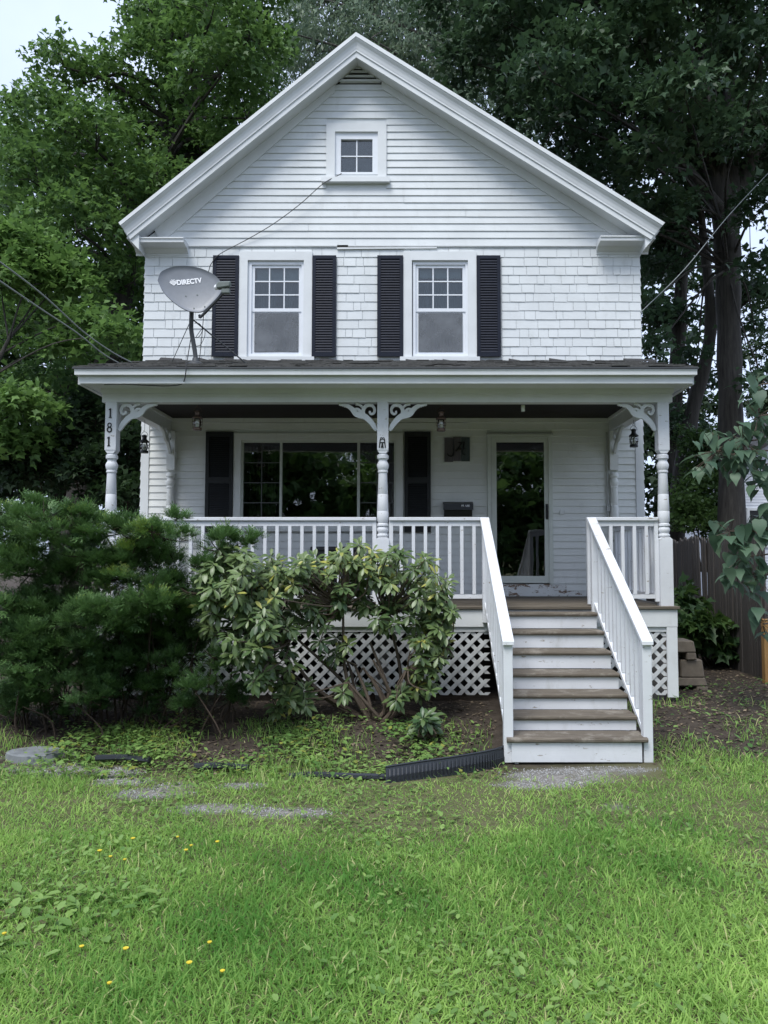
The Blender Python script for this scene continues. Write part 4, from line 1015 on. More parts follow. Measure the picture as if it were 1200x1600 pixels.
def merge(parts):
    V = []; Q = []; T = []; b = 0
    for v, q, t in parts: V.append(v); Q.append(q + b); T.append(t); b += len(v)
    return np.concatenate(V), np.concatenate(Q), np.concatenate(T)
def put(name, arr, mat, parent=None, smooth=False, **kw):
    V, Q, T = arr; o_ = V.mean(0) if parent is not None else np.array([V[:, 0].mean(), V[:, 1].mean(), V[:, 2].min()])
    me = mesh_np(name, V - o_, Q, T, mat, smooth); o = link(name, me, parent, Vector(o_)); return props(o, **kw)

def leaf_maple():
    V = np.array([(0, 0, 0), (.30, -.50, -.10), (.52, -.17, .02), (1.0, 0, -.12), (.52, .17, .02), (.30, .50, -.10)])
    return V, np.array([(0, 1, 2, 3), (0, 3, 4, 5)])
def leaf_lance(w=.22, droop=.25):
    V = np.array([(0, 0, 0), (.45, -w, -.05), (1, 0, -droop), (.45, w, -.05)]); return V, np.array([(0, 1, 2, 3)])
def spray(leaf, n, length, size, seed, tilt=.5, droop=.3):
    g = np.random.default_rng(seed); Vl, Ql = leaf; parts = []
    for i in range(n):
        u = (i + .5) / n; p = np.array([[length * (u - .35), 0, .02 * math.sin(6 * u)]]) + g.normal(0, length * .20, (1, 3)) * [1, 1, .45]
        az = g.uniform(-1.7, 1.7); Rm = rot_from(np.array([g.normal(0, tilt)]), np.array([droop + g.normal(0, tilt)]), np.array([az]))
        v, q, t = stamp((Vl, Ql, np.zeros(len(Vl))), p, Rm, np.array([size * g.uniform(.65, 1.2)]), np.array([g.normal(0, .12)]))
        parts.append((v, q, t))
    V = []; Q = []; T = []; b = 0
    for i, (v, q, t) in enumerate(parts):
        V.append(v); Q.append(q + b); T.append(np.full(len(v), g.normal(0, .13))); b += len(v)
    return np.concatenate(V), np.concatenate(Q), np.concatenate(T)
SPR_MAPLE = [spray(leaf_maple(), 13, .62, .17, s) for s in range(4)]
SPR_BIG = [spray(leaf_maple(), 12, .9, .27, 20 + s) for s in range(3)]
SPR_ASH = [spray(leaf_lance(.17, .35), 18, .6, .17, 40 + s, .5, .7) for s in range(4)]
SPR_SMALL = [spray(leaf_lance(.3, .15), 16, .4, .085, 60 + s, .6, .3) for s in range(3)]

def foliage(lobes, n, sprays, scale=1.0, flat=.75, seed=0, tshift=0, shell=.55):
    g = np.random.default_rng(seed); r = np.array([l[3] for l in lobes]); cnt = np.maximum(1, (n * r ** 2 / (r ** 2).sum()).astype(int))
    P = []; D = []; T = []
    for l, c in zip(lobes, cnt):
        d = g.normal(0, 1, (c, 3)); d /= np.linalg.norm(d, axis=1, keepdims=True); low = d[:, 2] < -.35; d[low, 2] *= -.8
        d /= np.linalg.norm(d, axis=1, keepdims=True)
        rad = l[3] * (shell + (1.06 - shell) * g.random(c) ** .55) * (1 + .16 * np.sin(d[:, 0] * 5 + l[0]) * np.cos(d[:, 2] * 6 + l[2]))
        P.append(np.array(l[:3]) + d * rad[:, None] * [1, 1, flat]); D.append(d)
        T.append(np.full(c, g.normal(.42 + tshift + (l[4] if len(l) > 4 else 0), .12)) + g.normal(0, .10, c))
    P = np.concatenate(P); D = np.concatenate(D); T = np.concatenate(T)
    d = D * [1, 1, .35] + g.normal(0, .45, D.shape); d[:, 2] -= .12
    Rm = frame_from(d); out = []
    pick = g.integers(0, len(sprays), len(P))
    for k, s in enumerate(sprays):
        m = pick == k
        if m.any(): out.append(stamp(s, P[m], Rm[m], scale * g.uniform(.75, 1.25, m.sum()), T[m]))
    return merge(out)

def px_lobes(lst, Y, jit, g, rscale=1.0):
    out = []
    for q in lst:
        y = Y + g.uniform(-jit, jit); p = at(q[0], q[1], y); out.append((p.x, p.y, p.z, rscale * q[2] * (y - CAM_Y) / 1200, q[3] if len(q) > 3 else 0))
    return out

def tree(name, label, base, trunk, lobes, n, sprays, mat, bark, group=None, scale=1, seed=0, limb_r=.07, tshift=0, extra=(), twig=True, cat='tree', shell=.55, flat=.75):
    base = Vector(base); t = root(name, label, cat, base, group)
    mb = MB(); pts = catmull([p[:3] for p in trunk], 5); rad = []
    for i in range(len(pts)):
        u = i / (len(pts) - 1) * (len(trunk) - 1); k = min(int(u), len(trunk) - 2); rad.append(trunk[k][3] + (trunk[k + 1][3] - trunk[k][3]) * (u - k))
    rad = [r_ * (1 + .06 * math.sin(i * 1.7)) for i, r_ in enumerate(rad)]
    mb.tube(pts, rad, 12); build('trunk', mb, M[bark], t, True)
    rr = random.Random(seed)
    for e_ in extra:
        mb = MB(); pts2 = catmull([p[:3] for p in e_], 5); k = len(pts2)
        mb.tube(pts2, [e_[0][3] + (e_[-1][3] - e_[0][3]) * i / (k - 1) for i in range(k)], 9); build('limb', mb, M[bark], t, True)
    if twig:
        mb = MB(); tp = [Vector(p) for p in pts[len(pts) // 2:]]
        for l in lobes:
            c = Vector(l[:3]); a = min(tp, key=lambda p: (p - c).length + max(0, p.z - c.z + .5) * 3)
            mid = a.lerp(c, .5) + Vector((rr.uniform(-.3, .3), rr.uniform(-.3, .3), rr.uniform(.1, .6)))
            cp = catmull([a, mid, c], 5); k = len(cp); mb.tube(cp, [limb_r * (1 - .75 * i / (k - 1)) for i in range(k)], 6)
            for _ in range(4):
                d = Vector((rr.gauss(0, 1), rr.gauss(0, 1), rr.gauss(.2, .6))).normalized() * l[3] * .8
                mb.tube([c, c + d * .5 + Vector((0, 0, .08)), c + d], [limb_r * .25, limb_r * .16, .008], 4)
        build('branches', mb, M[bark], t, kind='stuff')
    put('crown', foliage(lobes, n, sprays, scale, flat, seed, tshift, shell), mat, t, kind='stuff')
    return t

g_ = random.Random(3)
# left maple, bright, in the side yard
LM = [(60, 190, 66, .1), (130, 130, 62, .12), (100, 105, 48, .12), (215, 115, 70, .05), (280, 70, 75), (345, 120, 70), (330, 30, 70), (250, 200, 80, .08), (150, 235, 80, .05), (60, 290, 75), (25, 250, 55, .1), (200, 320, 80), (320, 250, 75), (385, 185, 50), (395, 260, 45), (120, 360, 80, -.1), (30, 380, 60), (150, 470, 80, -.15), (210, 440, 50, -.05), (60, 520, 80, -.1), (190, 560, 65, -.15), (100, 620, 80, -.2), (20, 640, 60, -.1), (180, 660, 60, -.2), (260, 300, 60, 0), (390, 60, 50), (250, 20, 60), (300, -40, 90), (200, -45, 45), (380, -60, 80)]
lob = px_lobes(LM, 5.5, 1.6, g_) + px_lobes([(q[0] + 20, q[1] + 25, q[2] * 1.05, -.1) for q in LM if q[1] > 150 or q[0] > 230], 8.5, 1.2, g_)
b = at(110, 905, 6.0)
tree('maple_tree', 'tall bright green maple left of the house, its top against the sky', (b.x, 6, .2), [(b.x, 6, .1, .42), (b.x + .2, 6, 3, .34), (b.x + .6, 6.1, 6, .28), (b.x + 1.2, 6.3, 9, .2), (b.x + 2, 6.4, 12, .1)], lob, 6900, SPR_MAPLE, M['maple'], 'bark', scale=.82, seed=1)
# low bright maple boughs in front of it, at the left edge
LB = [(25, 400, 52, .25), (70, 425, 45, .3), (110, 445, 30, .28), (10, 440, 45, .2), (150, 505, 26, .2), (185, 525, 24, .15), (90, 545, 28, .15), (20, 700, 45, .05), (30, 640, 40, .1)]
b = at(-90, 900, 2.0)
tree('maple_tree', 'young maple with yellow green boughs reaching in at the left edge', (b.x, 2, .2), [(b.x, 2, .1, .13), (b.x + .1, 2, 2.5, .10), (b.x + .5, 2, 4.4, .06), (b.x + 1.0, 2, 5.6, .03)], px_lobes(LB, 2.0, .7, g_), 760, SPR_MAPLE, M['maple'], 'bark', scale=.85, seed=2, limb_r=.018, tshift=.12)
# pale ash behind the ridge
MA = [(450, 50, 55), (510, 0, 70), (470, 130, 50), (440, 190, 36), (570, -20, 75), (630, 40, 65), (690, 90, 60), (640, 120, 55), (745, 140, 60), (720, 20, 75), (580, 60, 60), (780, 210, 55), (820, 280, 50), (500, 80, 60), (690, 170, 50), (800, 100, 60), (500, -90, 80), (620, -110, 90), (740, -100, 90), (440, -20, 30)]
tree('ash_tree', 'pale grey green tree rising behind the roof ridge', (.8, 13, .2), [(.8, 13, .1, .45), (.9, 13, 6, .38), (1.0, 13, 11, .3), (1.2, 13, 16, .18), (1.4, 13, 20, .08)], px_lobes(MA, 12.5, 1.8, g_, 1.05) + px_lobes([(q[0] + 15, q[1] + 30, q[2], -.15) for q in MA], 15.5, 1, g_, 1.05), 3400, SPR_ASH, M['ash'], 'bark_l', scale=1.15, seed=3)
# the maple on the right, canopy shade put into its leaf colour
RM = [(x + g_.uniform(-25, 25), y + g_.uniform(-20, 20), g_.uniform(55, 78), g_.uniform(-.15, .1)) for x in range(740, 1300, 88) for y in range(-150, 300, 82) if not (x < 800 and y > 140) and not (x < 880 and y > 230)]
RM += [(880, 330, 45), (950, 350, 45), (1010, 345, 40), (930, 290, 50), (1040, 420, 30), (1010, 480, 25), (1190, 330, 40), (1200, 420, 35), (1180, 520, 28), (1195, 600, 28), (1050, 330, 32), (1090, 560, 25), (1020, 550, 28)]
NRW = [(800, 40, 60), (900, 90, 60), (1000, 60, 65), (1100, 30, 60), (1190, 90, 60), (960, 170, 55), (1070, 150, 55), (880, 190, 50), (1160, 210, 40), (1010, 250, 45), (850, 120, 50), (780, -60, 70), (900, -70, 80), (1040, -80, 80), (1180, -60, 80)]
b = at(1142, 905, 5.5)
def TP(px, py, Y, r): p = at(px, py, Y); return (p.x, p.y, p.z, r)
tree('maple_tree', 'huge dark maple with a thick forked trunk standing behind the fence', (b.x, 5.5, .2), [(b.x, 5.5, .0, .38), TP(1143, 780, 5.5, .265), TP(1141, 620, 5.5, .255), TP(1138, 480, 5.5, .255), TP(1136, 380, 5.5, .28), TP(1118, 250, 5.5, .22), TP(1106, 120, 5.4, .17), TP(1112, -40, 5.4, .1)],
     px_lobes(RM, 5.5, 1.8, g_) + px_lobes(NRW, 2.0, .9, g_), 5600, SPR_MAPLE, M['maple_shade'], 'bark', seed=4, scale=.95, limb_r=.04,
     extra=[[TP(1133, 400, 5.5, .26), TP(1143, 300, 5.5, .2), TP(1137, 180, 5.6, .16), TP(1150, 20, 5.7, .09)], [TP(1140, 350, 5.5, .2), TP(1165, 270, 5.5, .15), TP(1205, 190, 5.4, .12), TP(1260, 90, 5.3, .07)], [TP(1130, 330, 5.4, .12), TP(1060, 250, 4.5, .09), TP(960, 180, 3.6, .05)]])
b = at(1085, 900, 8)
tree('maple_tree', 'leaning dark trunk just left of the thick forked maple', (b.x, 8, .2), [TP(1052, 900, 8, .24), TP(1062, 760, 8, .21), TP(1082, 640, 8, .19), TP(1110, 520, 8, .15), TP(1100, 380, 8, .10), TP(1085, 250, 8, .08)], px_lobes([(1075, 330, 40), (1040, 380, 35), (1030, 600, 28, .1), (1110, 300, 40), (1180, 460, 30), (1020, 660, 25)], 8, 1, g_), 380, SPR_MAPLE, M['maple_shade'], 'bark', seed=5)
b = at(1058, 900, 10)
tree('maple_tree', 'dark upright trunk directly behind the right porch post', (b.x, 10, .2), [TP(1040, 900, 10, .27), TP(1046, 720, 10, .24), TP(1058, 560, 10, .21), TP(1066, 420, 10, .17), TP(1080, 250, 10, .12)], px_lobes([(1020, 430, 36), (1050, 500, 30), (1010, 350, 40), (1060, 400, 40), (1085, 680, 26), (1070, 760, 24), (1095, 800, 26), (1085, 600, 24)], 10, 1, g_), 620, SPR_MAPLE, M['maple_shade'], 'bark', seed=6)
# trees further back
BK = [('dense background tree left of the house, behind the bright maple', [(x, y, 85) for x in (-60, 60, 180, 300, 400) for y in (330, 450, 570, 690, 800)], 14, (-9, 14)),
      ('far dark tree at the left edge, behind the yew', [(-80, 500, 90), (0, 620, 90), (60, 740, 80), (-60, 760, 90), (130, 770, 60), (200, 720, 60)], 9.5, (-9.5, 10)),
      ('background tree filling the gap right of the house', [(1000, 620, 40, .1), (1040, 690, 40), (1015, 760, 40), (1100, 720, 40, .1), (1040, 540, 36), (1060, 800, 40, .1), (1110, 640, 30), (1000, 480, 36), (1100, 450, 30), (1012, 690, 40), (985, 700, 40), (1020, 650, 36)], 17, (9.5, 17.5)),
      ('background tree behind the neighbour, at the right edge', [(1190, 560, 40), (1230, 480, 60), (1150, 470, 26), (1200, 640, 26), (1240, 640, 60), (1170, 300, 60)], 28, (19, 30))]
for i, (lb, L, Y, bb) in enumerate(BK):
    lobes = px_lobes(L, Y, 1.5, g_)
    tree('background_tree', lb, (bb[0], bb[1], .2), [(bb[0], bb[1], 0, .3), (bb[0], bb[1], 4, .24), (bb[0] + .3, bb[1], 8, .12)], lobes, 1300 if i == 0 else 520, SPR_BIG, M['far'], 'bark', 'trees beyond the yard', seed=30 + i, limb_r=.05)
# understory
def bush(name, label, lobes, n, sprays, mat, seed, scale=1, tshift=0, group=None, cat='shrub', stems=5, shell=.4, flat=.9, bark='twig'):
    xs = [l[0] for l in lobes]; ys = [l[1] for l in lobes]; bx, by = sum(xs) / len(xs), sum(ys) / len(ys); bz = gz(bx, by)
    t = root(name, label, cat, (bx, by, bz), group); rr = random.Random(seed); mb = MB()
    for l in lobes:
        c = Vector(l[:3]); a = Vector((bx + rr.uniform(-.2, .2), by + rr.uniform(-.1, .1), bz - .05)); m_ = a.lerp(c, .5) + Vector((rr.uniform(-.15, .15), rr.uniform(-.1, .1), .05))
        cp = catmull([a, m_, c], 4); k = len(cp); mb.tube(cp, [.028 * (1 - .7 * i / (k - 1)) for i in range(k)], 5)
    build('stems', mb, M[bark], t, kind='stuff'); put('foliage', foliage(lobes, n, sprays, scale, flat, seed, tshift, shell), mat, t, kind='stuff'); return t
bush('shrub', 'dark leafy shrub in the shade left of the porch', px_lobes([(60, 740, 50), (110, 690, 40), (150, 740, 40), (190, 760, 36), (150, 650, 36), (205, 700, 30), (200, 780, 36)], 2.5, .6, g_), 800, SPR_MAPLE, M['far'], 51, .75)
bush('shrub', 'yellow green shrub showing above the fence beside the porch post', px_lobes([(1085, 815, 26, .35), (1110, 800, 22, .3), (1100, 760, 30, .1), (1118, 730, 26), (1095, 700, 26), (1125, 830, 20, .3), (1075, 790, 18, .2)], 6.8, .4, g_), 900, SPR_SMALL, M['ivy'], 52, 1.2)
bush('shrub', 'broad leaved plant spreading at the foot of the fence', px_lobes([(1070, 985, 24), (1100, 980, 24), (1130, 985, 22), (1152, 1000, 18, .1), (1095, 1012, 18), (1128, 1015, 18), (1070, 945, 20), (1165, 1020, 14), (1110, 1000, 20)], .6, .35, g_), 190, [spray(leaf_maple(), 7, .3, .17, 70 + s, .4, .5) for s in range(3)], M['ivy'], 53, 1.0, -.15)

# the yew
def yew_sprig(seed):
    """a short tuft: six side twigs fanned round one axis, each with its needles"""
    g = np.random.default_rng(seed); V = []; Q = []; T = []; b = 0
    for k in range(6):
        a = 2 * math.pi * k / 6 + g.normal(0, .3); sp = (.25 + .55 * g.random()) if k else .05
        tx = np.array([math.cos(sp), math.sin(sp) * math.cos(a), math.sin(sp) * math.sin(a) * .55]); tx /= np.linalg.norm(tx); Ls = .075 * g.uniform(.75, 1.15)
        sd = np.cross(tx, [0, 0, 1]); sd /= np.linalg.norm(sd) + 1e-9; up = np.cross(sd, tx)
        for i in range(6):
            u = (i + .7) / 6; s_ = 1 if i % 2 else -1; p = tx * Ls * u; ln = .026 * (1 - .25 * u)
            d = tx * .75 + sd * s_ * (.75 - .35 * u) + up * g.normal(.15, .25); d /= np.linalg.norm(d); w = np.cross(d, up) * .0042
            V += [p - w, p + d * ln, p + w]; Q.append((b, b + 1, b + 2)); T += [g.normal(0, .05) + .22 * u] * 3; b += 3
        V += [-sd * .002, tx * Ls, sd * .002]; Q.append((b, b + 1, b + 2)); T += [-.1] * 3; b += 3
    return np.array(V), np.array(Q), np.array(T)
YS = [yew_sprig(s) for s in range(3)]
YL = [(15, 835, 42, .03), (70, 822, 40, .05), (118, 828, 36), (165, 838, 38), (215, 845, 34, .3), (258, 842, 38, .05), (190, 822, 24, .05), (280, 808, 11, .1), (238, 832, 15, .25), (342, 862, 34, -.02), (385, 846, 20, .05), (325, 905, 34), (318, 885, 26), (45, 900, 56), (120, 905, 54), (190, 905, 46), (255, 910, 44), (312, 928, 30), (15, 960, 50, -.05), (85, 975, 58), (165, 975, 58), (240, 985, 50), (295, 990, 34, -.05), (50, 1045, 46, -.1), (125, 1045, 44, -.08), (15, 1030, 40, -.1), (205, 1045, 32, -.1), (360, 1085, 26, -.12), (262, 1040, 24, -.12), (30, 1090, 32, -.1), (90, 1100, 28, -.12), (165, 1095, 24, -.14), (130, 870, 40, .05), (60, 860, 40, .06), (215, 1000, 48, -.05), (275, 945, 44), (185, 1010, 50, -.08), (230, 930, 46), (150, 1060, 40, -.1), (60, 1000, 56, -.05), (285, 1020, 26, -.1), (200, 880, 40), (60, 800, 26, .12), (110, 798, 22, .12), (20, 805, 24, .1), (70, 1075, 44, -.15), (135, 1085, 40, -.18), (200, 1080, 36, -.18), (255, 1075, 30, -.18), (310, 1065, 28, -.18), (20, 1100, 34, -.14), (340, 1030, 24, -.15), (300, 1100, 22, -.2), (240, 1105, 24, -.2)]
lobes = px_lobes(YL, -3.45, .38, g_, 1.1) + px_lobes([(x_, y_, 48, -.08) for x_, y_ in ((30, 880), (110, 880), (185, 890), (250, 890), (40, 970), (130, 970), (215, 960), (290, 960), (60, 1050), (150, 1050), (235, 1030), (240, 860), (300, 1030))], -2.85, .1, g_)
t = root('yew_bush', 'large dark green yew bush hiding the left end of the porch', 'bush', (-2.9, -3.4, .2)); mb = MB(); rr = random.Random(5)
for l in lobes:
    c = Vector(l[:3]); a = Vector((c.x * .75 - 2.8 * .25 + rr.uniform(-.3, .3), -3.3 + rr.uniform(-.15, .15), .12)); c0 = c; c = a.lerp(c, .72); c.y += .12; cp = catmull([a, a.lerp(c, .55) + Vector((rr.uniform(-.15, .15), rr.uniform(-.1, .1), -.05)), c], 5); k = len(cp); c = c0
    mb.tube(cp, [.012 * (1 - .75 * i / (k - 1)) for i in range(k)], 5)
    for _ in range(7):
        d = Vector((rr.gauss(0, 1), rr.gauss(-.2, 1), rr.gauss(.2, .7))).normalized() * l[3]; mb.tube([c, c + d * .55 + Vector((0, 0, -.02)), c + d * .98], [.008, .005, .002], 4)
for _ in range(14):      # bare twigs low down
    a = Vector((rr.uniform(-4.2, -1.7), rr.uniform(-3.9, -3.2), .12)); mb.tube(catmull([a, a + Vector((rr.uniform(-.15, .15), rr.uniform(-.1, .05), rr.uniform(.1, .3))), a + Vector((rr.uniform(-.4, .4), rr.uniform(-.2, .1), rr.uniform(.2, .65)))], 4), [.007] * 8 + [.003], 4)
build('branches', mb, M['twig'], t, kind='stuff')
g = np.random.default_rng(8); P = []; D = []; T = []; nY = len(YL)
def tufts(c, r, n, lo, tint, flat, up):
    d = g.normal(0, 1, (n, 3)); d[:, 2] = np.where(d[:, 2] < -.25, -d[:, 2] * .8, d[:, 2]); d /= np.linalg.norm(d, axis=1, keepdims=True)
    P.append(np.array(c) + d * (r * (lo + (1.04 - lo) * g.random(n) ** .6))[:, None] * [1, 1, flat]); D.append(d + [0, 0, up]); T.append(tint + g.normal(0, .09, n) + .16 * d[:, 2])  # tint rises on upward sides: light from above painted into the needles
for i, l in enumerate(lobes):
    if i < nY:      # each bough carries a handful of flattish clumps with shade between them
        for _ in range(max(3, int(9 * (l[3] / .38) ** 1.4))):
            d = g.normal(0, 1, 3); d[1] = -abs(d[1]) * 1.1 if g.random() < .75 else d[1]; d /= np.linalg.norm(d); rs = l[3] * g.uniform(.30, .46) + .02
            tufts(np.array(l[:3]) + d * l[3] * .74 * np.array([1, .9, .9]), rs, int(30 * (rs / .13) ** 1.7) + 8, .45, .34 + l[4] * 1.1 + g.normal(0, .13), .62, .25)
    tufts(l[:3], l[3] * .85, int((90 if i < nY else 200) * (l[3] / .38) ** 2), .2, .12, .85, 0)  # inner tufts tinted dark, the bush's inner shade put into the colour
P = np.concatenate(P); D = np.concatenate(D); T = np.concatenate(T); print('yew tufts', len(P))
keep = (P[:, 1] < -2.30) & (P[:, 2] > .1); P, D, T = P[keep], D[keep], T[keep]
d = D / np.linalg.norm(D, axis=1, keepdims=True) + g.normal(0, .35, D.shape); Rm = frame_from(d); pk = g.integers(0, 3, len(P))
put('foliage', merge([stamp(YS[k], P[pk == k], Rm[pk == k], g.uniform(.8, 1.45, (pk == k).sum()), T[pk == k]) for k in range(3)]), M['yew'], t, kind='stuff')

# rhododendrons: every whorl a rosette of leaves, the largest leaves one by one
def leaf_long(bend, fold, w=.19, n=5):
    V = []; prof = [.05, .55, .95, .9, .04] if n == 5 else None
    for i in range(n):
        u = i / (n - 1); z = -bend * u * u; hw = w * prof[i]; V += [(u, -hw, z + fold * prof[i]), (u, 0, z), (u, hw, z + fold * prof[i])]
    Q = []
    for i in range(n - 1):
        a = i * 3; Q += [(a, a + 1, a + 4, a + 3), (a + 1, a + 2, a + 5, a + 4)]
    return np.array(V), np.array(Q), np.zeros(len(V))
def leaf_objects(t, P, Rm, S, T, variants, mat, order, most=300):
    """the leaves that show largest as single parts, the rest joined"""
    idx = np.argsort(-order); big, rest = idx[:most], idx[most:]
    cache = {}
    for i in big:
        v = int(i) % len(variants); tb = round(float(np.clip(T[i], 0, 1)) * 7) / 7
        if (v, tb) not in cache: cache[(v, tb)] = mesh_np('leaf', variants[v][0], variants[v][1], np.full(len(variants[v][0]), tb), mat, True)
        o = link('leaf', cache[(v, tb)], t, Vector(P[i])); o.rotation_euler = Matrix(Rm[i].tolist()).to_euler(); o.scale = (S[i],) * 3
    if len(rest):
        va = rest % len(variants); put('foliage', merge([stamp(variants[k], P[rest[va == k]], Rm[rest[va == k]], S[rest[va == k]], T[rest[va == k]]) for k in range(len(variants)) if (va == k).any()]), mat, t, True, kind='stuff')
RV = [leaf_long(b_, f_) for b_, f_ in ((.12, .05), (.28, .06), (.42, .04), (.05, .07), (.2, .02))]
def rhodo(label, zones, Y, jit, base, nleaf, size, seed, per_m2):
    g = np.random.default_rng(seed); rr = random.Random(seed); W_ = []
    t = root('rhododendron', label, 'shrub', base, None)
    for zx, zy, zw, zh, n, tn in zones:
        for _ in range(int(n * 2.2)):
            while True:
                a, b2 = g.uniform(-1, 1, 2)
                if a * a + b2 * b2 < 1: break
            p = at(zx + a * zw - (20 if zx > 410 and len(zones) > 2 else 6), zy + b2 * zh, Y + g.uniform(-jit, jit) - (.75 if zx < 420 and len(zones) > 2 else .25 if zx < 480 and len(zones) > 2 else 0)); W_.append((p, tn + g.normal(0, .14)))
    mb = MB(); bs = Vector(base); hubs = []
    for k in range(15):
        h = bs + Vector((rr.uniform(-1.25, .72), rr.uniform(-.25, .25), rr.uniform(.4, 1.2))); hubs.append(h)
        cp = catmull([bs + Vector((rr.uniform(-.12, .12), rr.uniform(-.08, .08), -.05)), bs.lerp(h, .45) + Vector((rr.uniform(-.2, .2), rr.uniform(-.1, .1), -.08)), h], 6); n = len(cp)
        if len(W_) > 20: mb.tube(cp, [.027 * (1 - .6 * i / n) for i in range(n)], 7)
    for p, _ in W_:
        h = min(hubs, key=lambda q: (q - p).length) if len(W_) > 20 else bs
        cp = catmull([h, h.lerp(p, .5) + Vector((rr.uniform(-.12, .12), rr.uniform(-.08, .08), -.05)), p - Vector((0, 0, .02))], 4); n = len(cp); mb.tube(cp, [.010 * (1 - .6 * i / n) for i in range(n)], 5)
    build('branches', mb, M['branch'], t, kind='stuff')
    P = []; D = []; S = []; T = []
    for p, tn in W_:
        k = rr.randint(nleaf - 3, nleaf + 3); ax = Vector((rr.gauss(0, .45), rr.gauss(-.75, .35), 1)).normalized(); q = ax.to_track_quat('Z', 'Y'); off = rr.uniform(0, 6)
        for i in range(k):
            az = off + i * 2.4; el = rr.uniform(-.55, .35) + (.5 if i > k - 4 else 0); d = Vector((math.cos(az) * math.cos(el), math.sin(az) * math.cos(el), math.sin(el))); d.rotate(q)
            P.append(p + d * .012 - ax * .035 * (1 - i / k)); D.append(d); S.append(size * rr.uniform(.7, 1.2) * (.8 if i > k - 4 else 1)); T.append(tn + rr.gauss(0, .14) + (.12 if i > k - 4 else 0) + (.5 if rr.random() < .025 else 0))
    P = np.array(P); D = np.array(D); S = np.array(S); T = np.array(T); D[:, 2] -= .15; Rm = frame_from(D, (0, -.55, 1))
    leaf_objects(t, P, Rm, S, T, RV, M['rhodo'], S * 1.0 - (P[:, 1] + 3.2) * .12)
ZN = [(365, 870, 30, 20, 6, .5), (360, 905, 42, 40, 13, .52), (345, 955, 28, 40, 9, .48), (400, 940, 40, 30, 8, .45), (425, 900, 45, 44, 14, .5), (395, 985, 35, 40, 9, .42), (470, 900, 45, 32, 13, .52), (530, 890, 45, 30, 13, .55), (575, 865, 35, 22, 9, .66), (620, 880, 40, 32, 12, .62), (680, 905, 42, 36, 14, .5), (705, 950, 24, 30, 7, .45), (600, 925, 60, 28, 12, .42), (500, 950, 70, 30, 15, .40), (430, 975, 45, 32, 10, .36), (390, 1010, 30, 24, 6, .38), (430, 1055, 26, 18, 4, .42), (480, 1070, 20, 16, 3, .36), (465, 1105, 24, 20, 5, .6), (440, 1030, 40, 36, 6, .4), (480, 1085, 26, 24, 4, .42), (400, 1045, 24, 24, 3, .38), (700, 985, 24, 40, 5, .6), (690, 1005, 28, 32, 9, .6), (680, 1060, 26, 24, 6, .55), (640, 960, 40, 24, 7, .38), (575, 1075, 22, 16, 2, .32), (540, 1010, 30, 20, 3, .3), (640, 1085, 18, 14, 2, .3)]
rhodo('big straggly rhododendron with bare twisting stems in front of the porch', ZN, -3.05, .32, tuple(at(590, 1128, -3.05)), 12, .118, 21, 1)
rhodo('small low dark rhododendron rosette on the bare soil left of the steps', [(672, 1130, 18, 12, 7, .12)], -3.7, .12, tuple(at(672, 1150, -3.7)), 10, .12, 22, 1)

# broad leaved sapling leaning in from the right edge
def leaf_heart():
    V = [(0, 0, 0), (-.08, -.22, .05), (.12, -.40, .07), (.45, -.38, .03), (.78, -.17, -.06), (1.05, 0, -.22), (.78, .17, -.06), (.45, .38, .03), (.12, .40, .07), (-.08, .22, .05), (.35, 0, -.03), (.7, 0, -.08)]
    Q = [(0, 1, 2, 10), (10, 2, 3, 11), (11, 3, 4, 5), (0, 10, 8, 9), (10, 11, 7, 8), (11, 5, 6, 7)]; return np.array(V, float), np.array(Q), np.zeros(len(V))
def leaf_heart2(k):
    V, Q, T = leaf_heart(); V = V.copy(); V[:, 2] -= k * V[:, 0] ** 2; V[:, 2] -= k * .5 * np.abs(V[:, 1]); return V, Q, T
HV = [leaf_heart2(k) for k in (.05, .2, .4)]
t = root('sapling', 'broad leaved sapling leaning in from the right edge in front of the fence', 'tree', (4.75, -2.6, .2)); g = np.random.default_rng(31); rr = random.Random(31)
ZS = [(1120, 705, 40, 32, 34), (1160, 690, 28, 36, 18), (1185, 650, 24, 36, 16), (1165, 725, 30, 20, 14), (1190, 745, 18, 25, 12), (1140, 830, 26, 20, 14), (1175, 825, 26, 22, 16), (1160, 870, 26, 22, 15), (1185, 900, 22, 28, 14), (1150, 900, 18, 14, 8), (1192, 975, 14, 30, 8), (1195, 800, 14, 26, 9), (1190, 600, 20, 16, 6)]
P = []; D = []; S = []; T = []; mb = MB(); st = catmull([(4.75, -2.6, .1), (4.70, -2.65, 1.2), (4.60, -2.8, 2.3), (4.45, -2.95, 3.3), (4.3, -3.0, 3.9)], 6); mb.tube(st, [.035 * (1 - .7 * i / len(st)) for i in range(len(st))], 8)
build('trunk', mb, M['branch'], t, True); mb = MB()
for zx, zy, zw, zh, n in ZS:
    c = at(zx, zy, -2.95); a = min([Vector(q) for q in st], key=lambda q: (q - c).length + abs(q.z - c.z + .15)); mb.tube(catmull([a, a.lerp(c, .5) + Vector((0, 0, .08)), c], 5), .009, 5)
    for _ in range(int(n * 1.5)):
        p = at(zx + g.uniform(-1, 1) * zw, zy + g.uniform(-1, 1) * zh, -2.95 + g.uniform(-.3, .3)); az = g.uniform(0, 6.3); el = g.uniform(-1.1, -.1)
        mb.tube([c.lerp(p, .2), p], .0035, 4); P.append(p); D.append((math.cos(az) * math.cos(el), math.sin(az) * math.cos(el) - .25, math.sin(el))); S.append(g.uniform(.11, .185)); T.append(.45 + g.normal(0, .2))
build('branches', mb, M['branch'], t, kind='stuff')
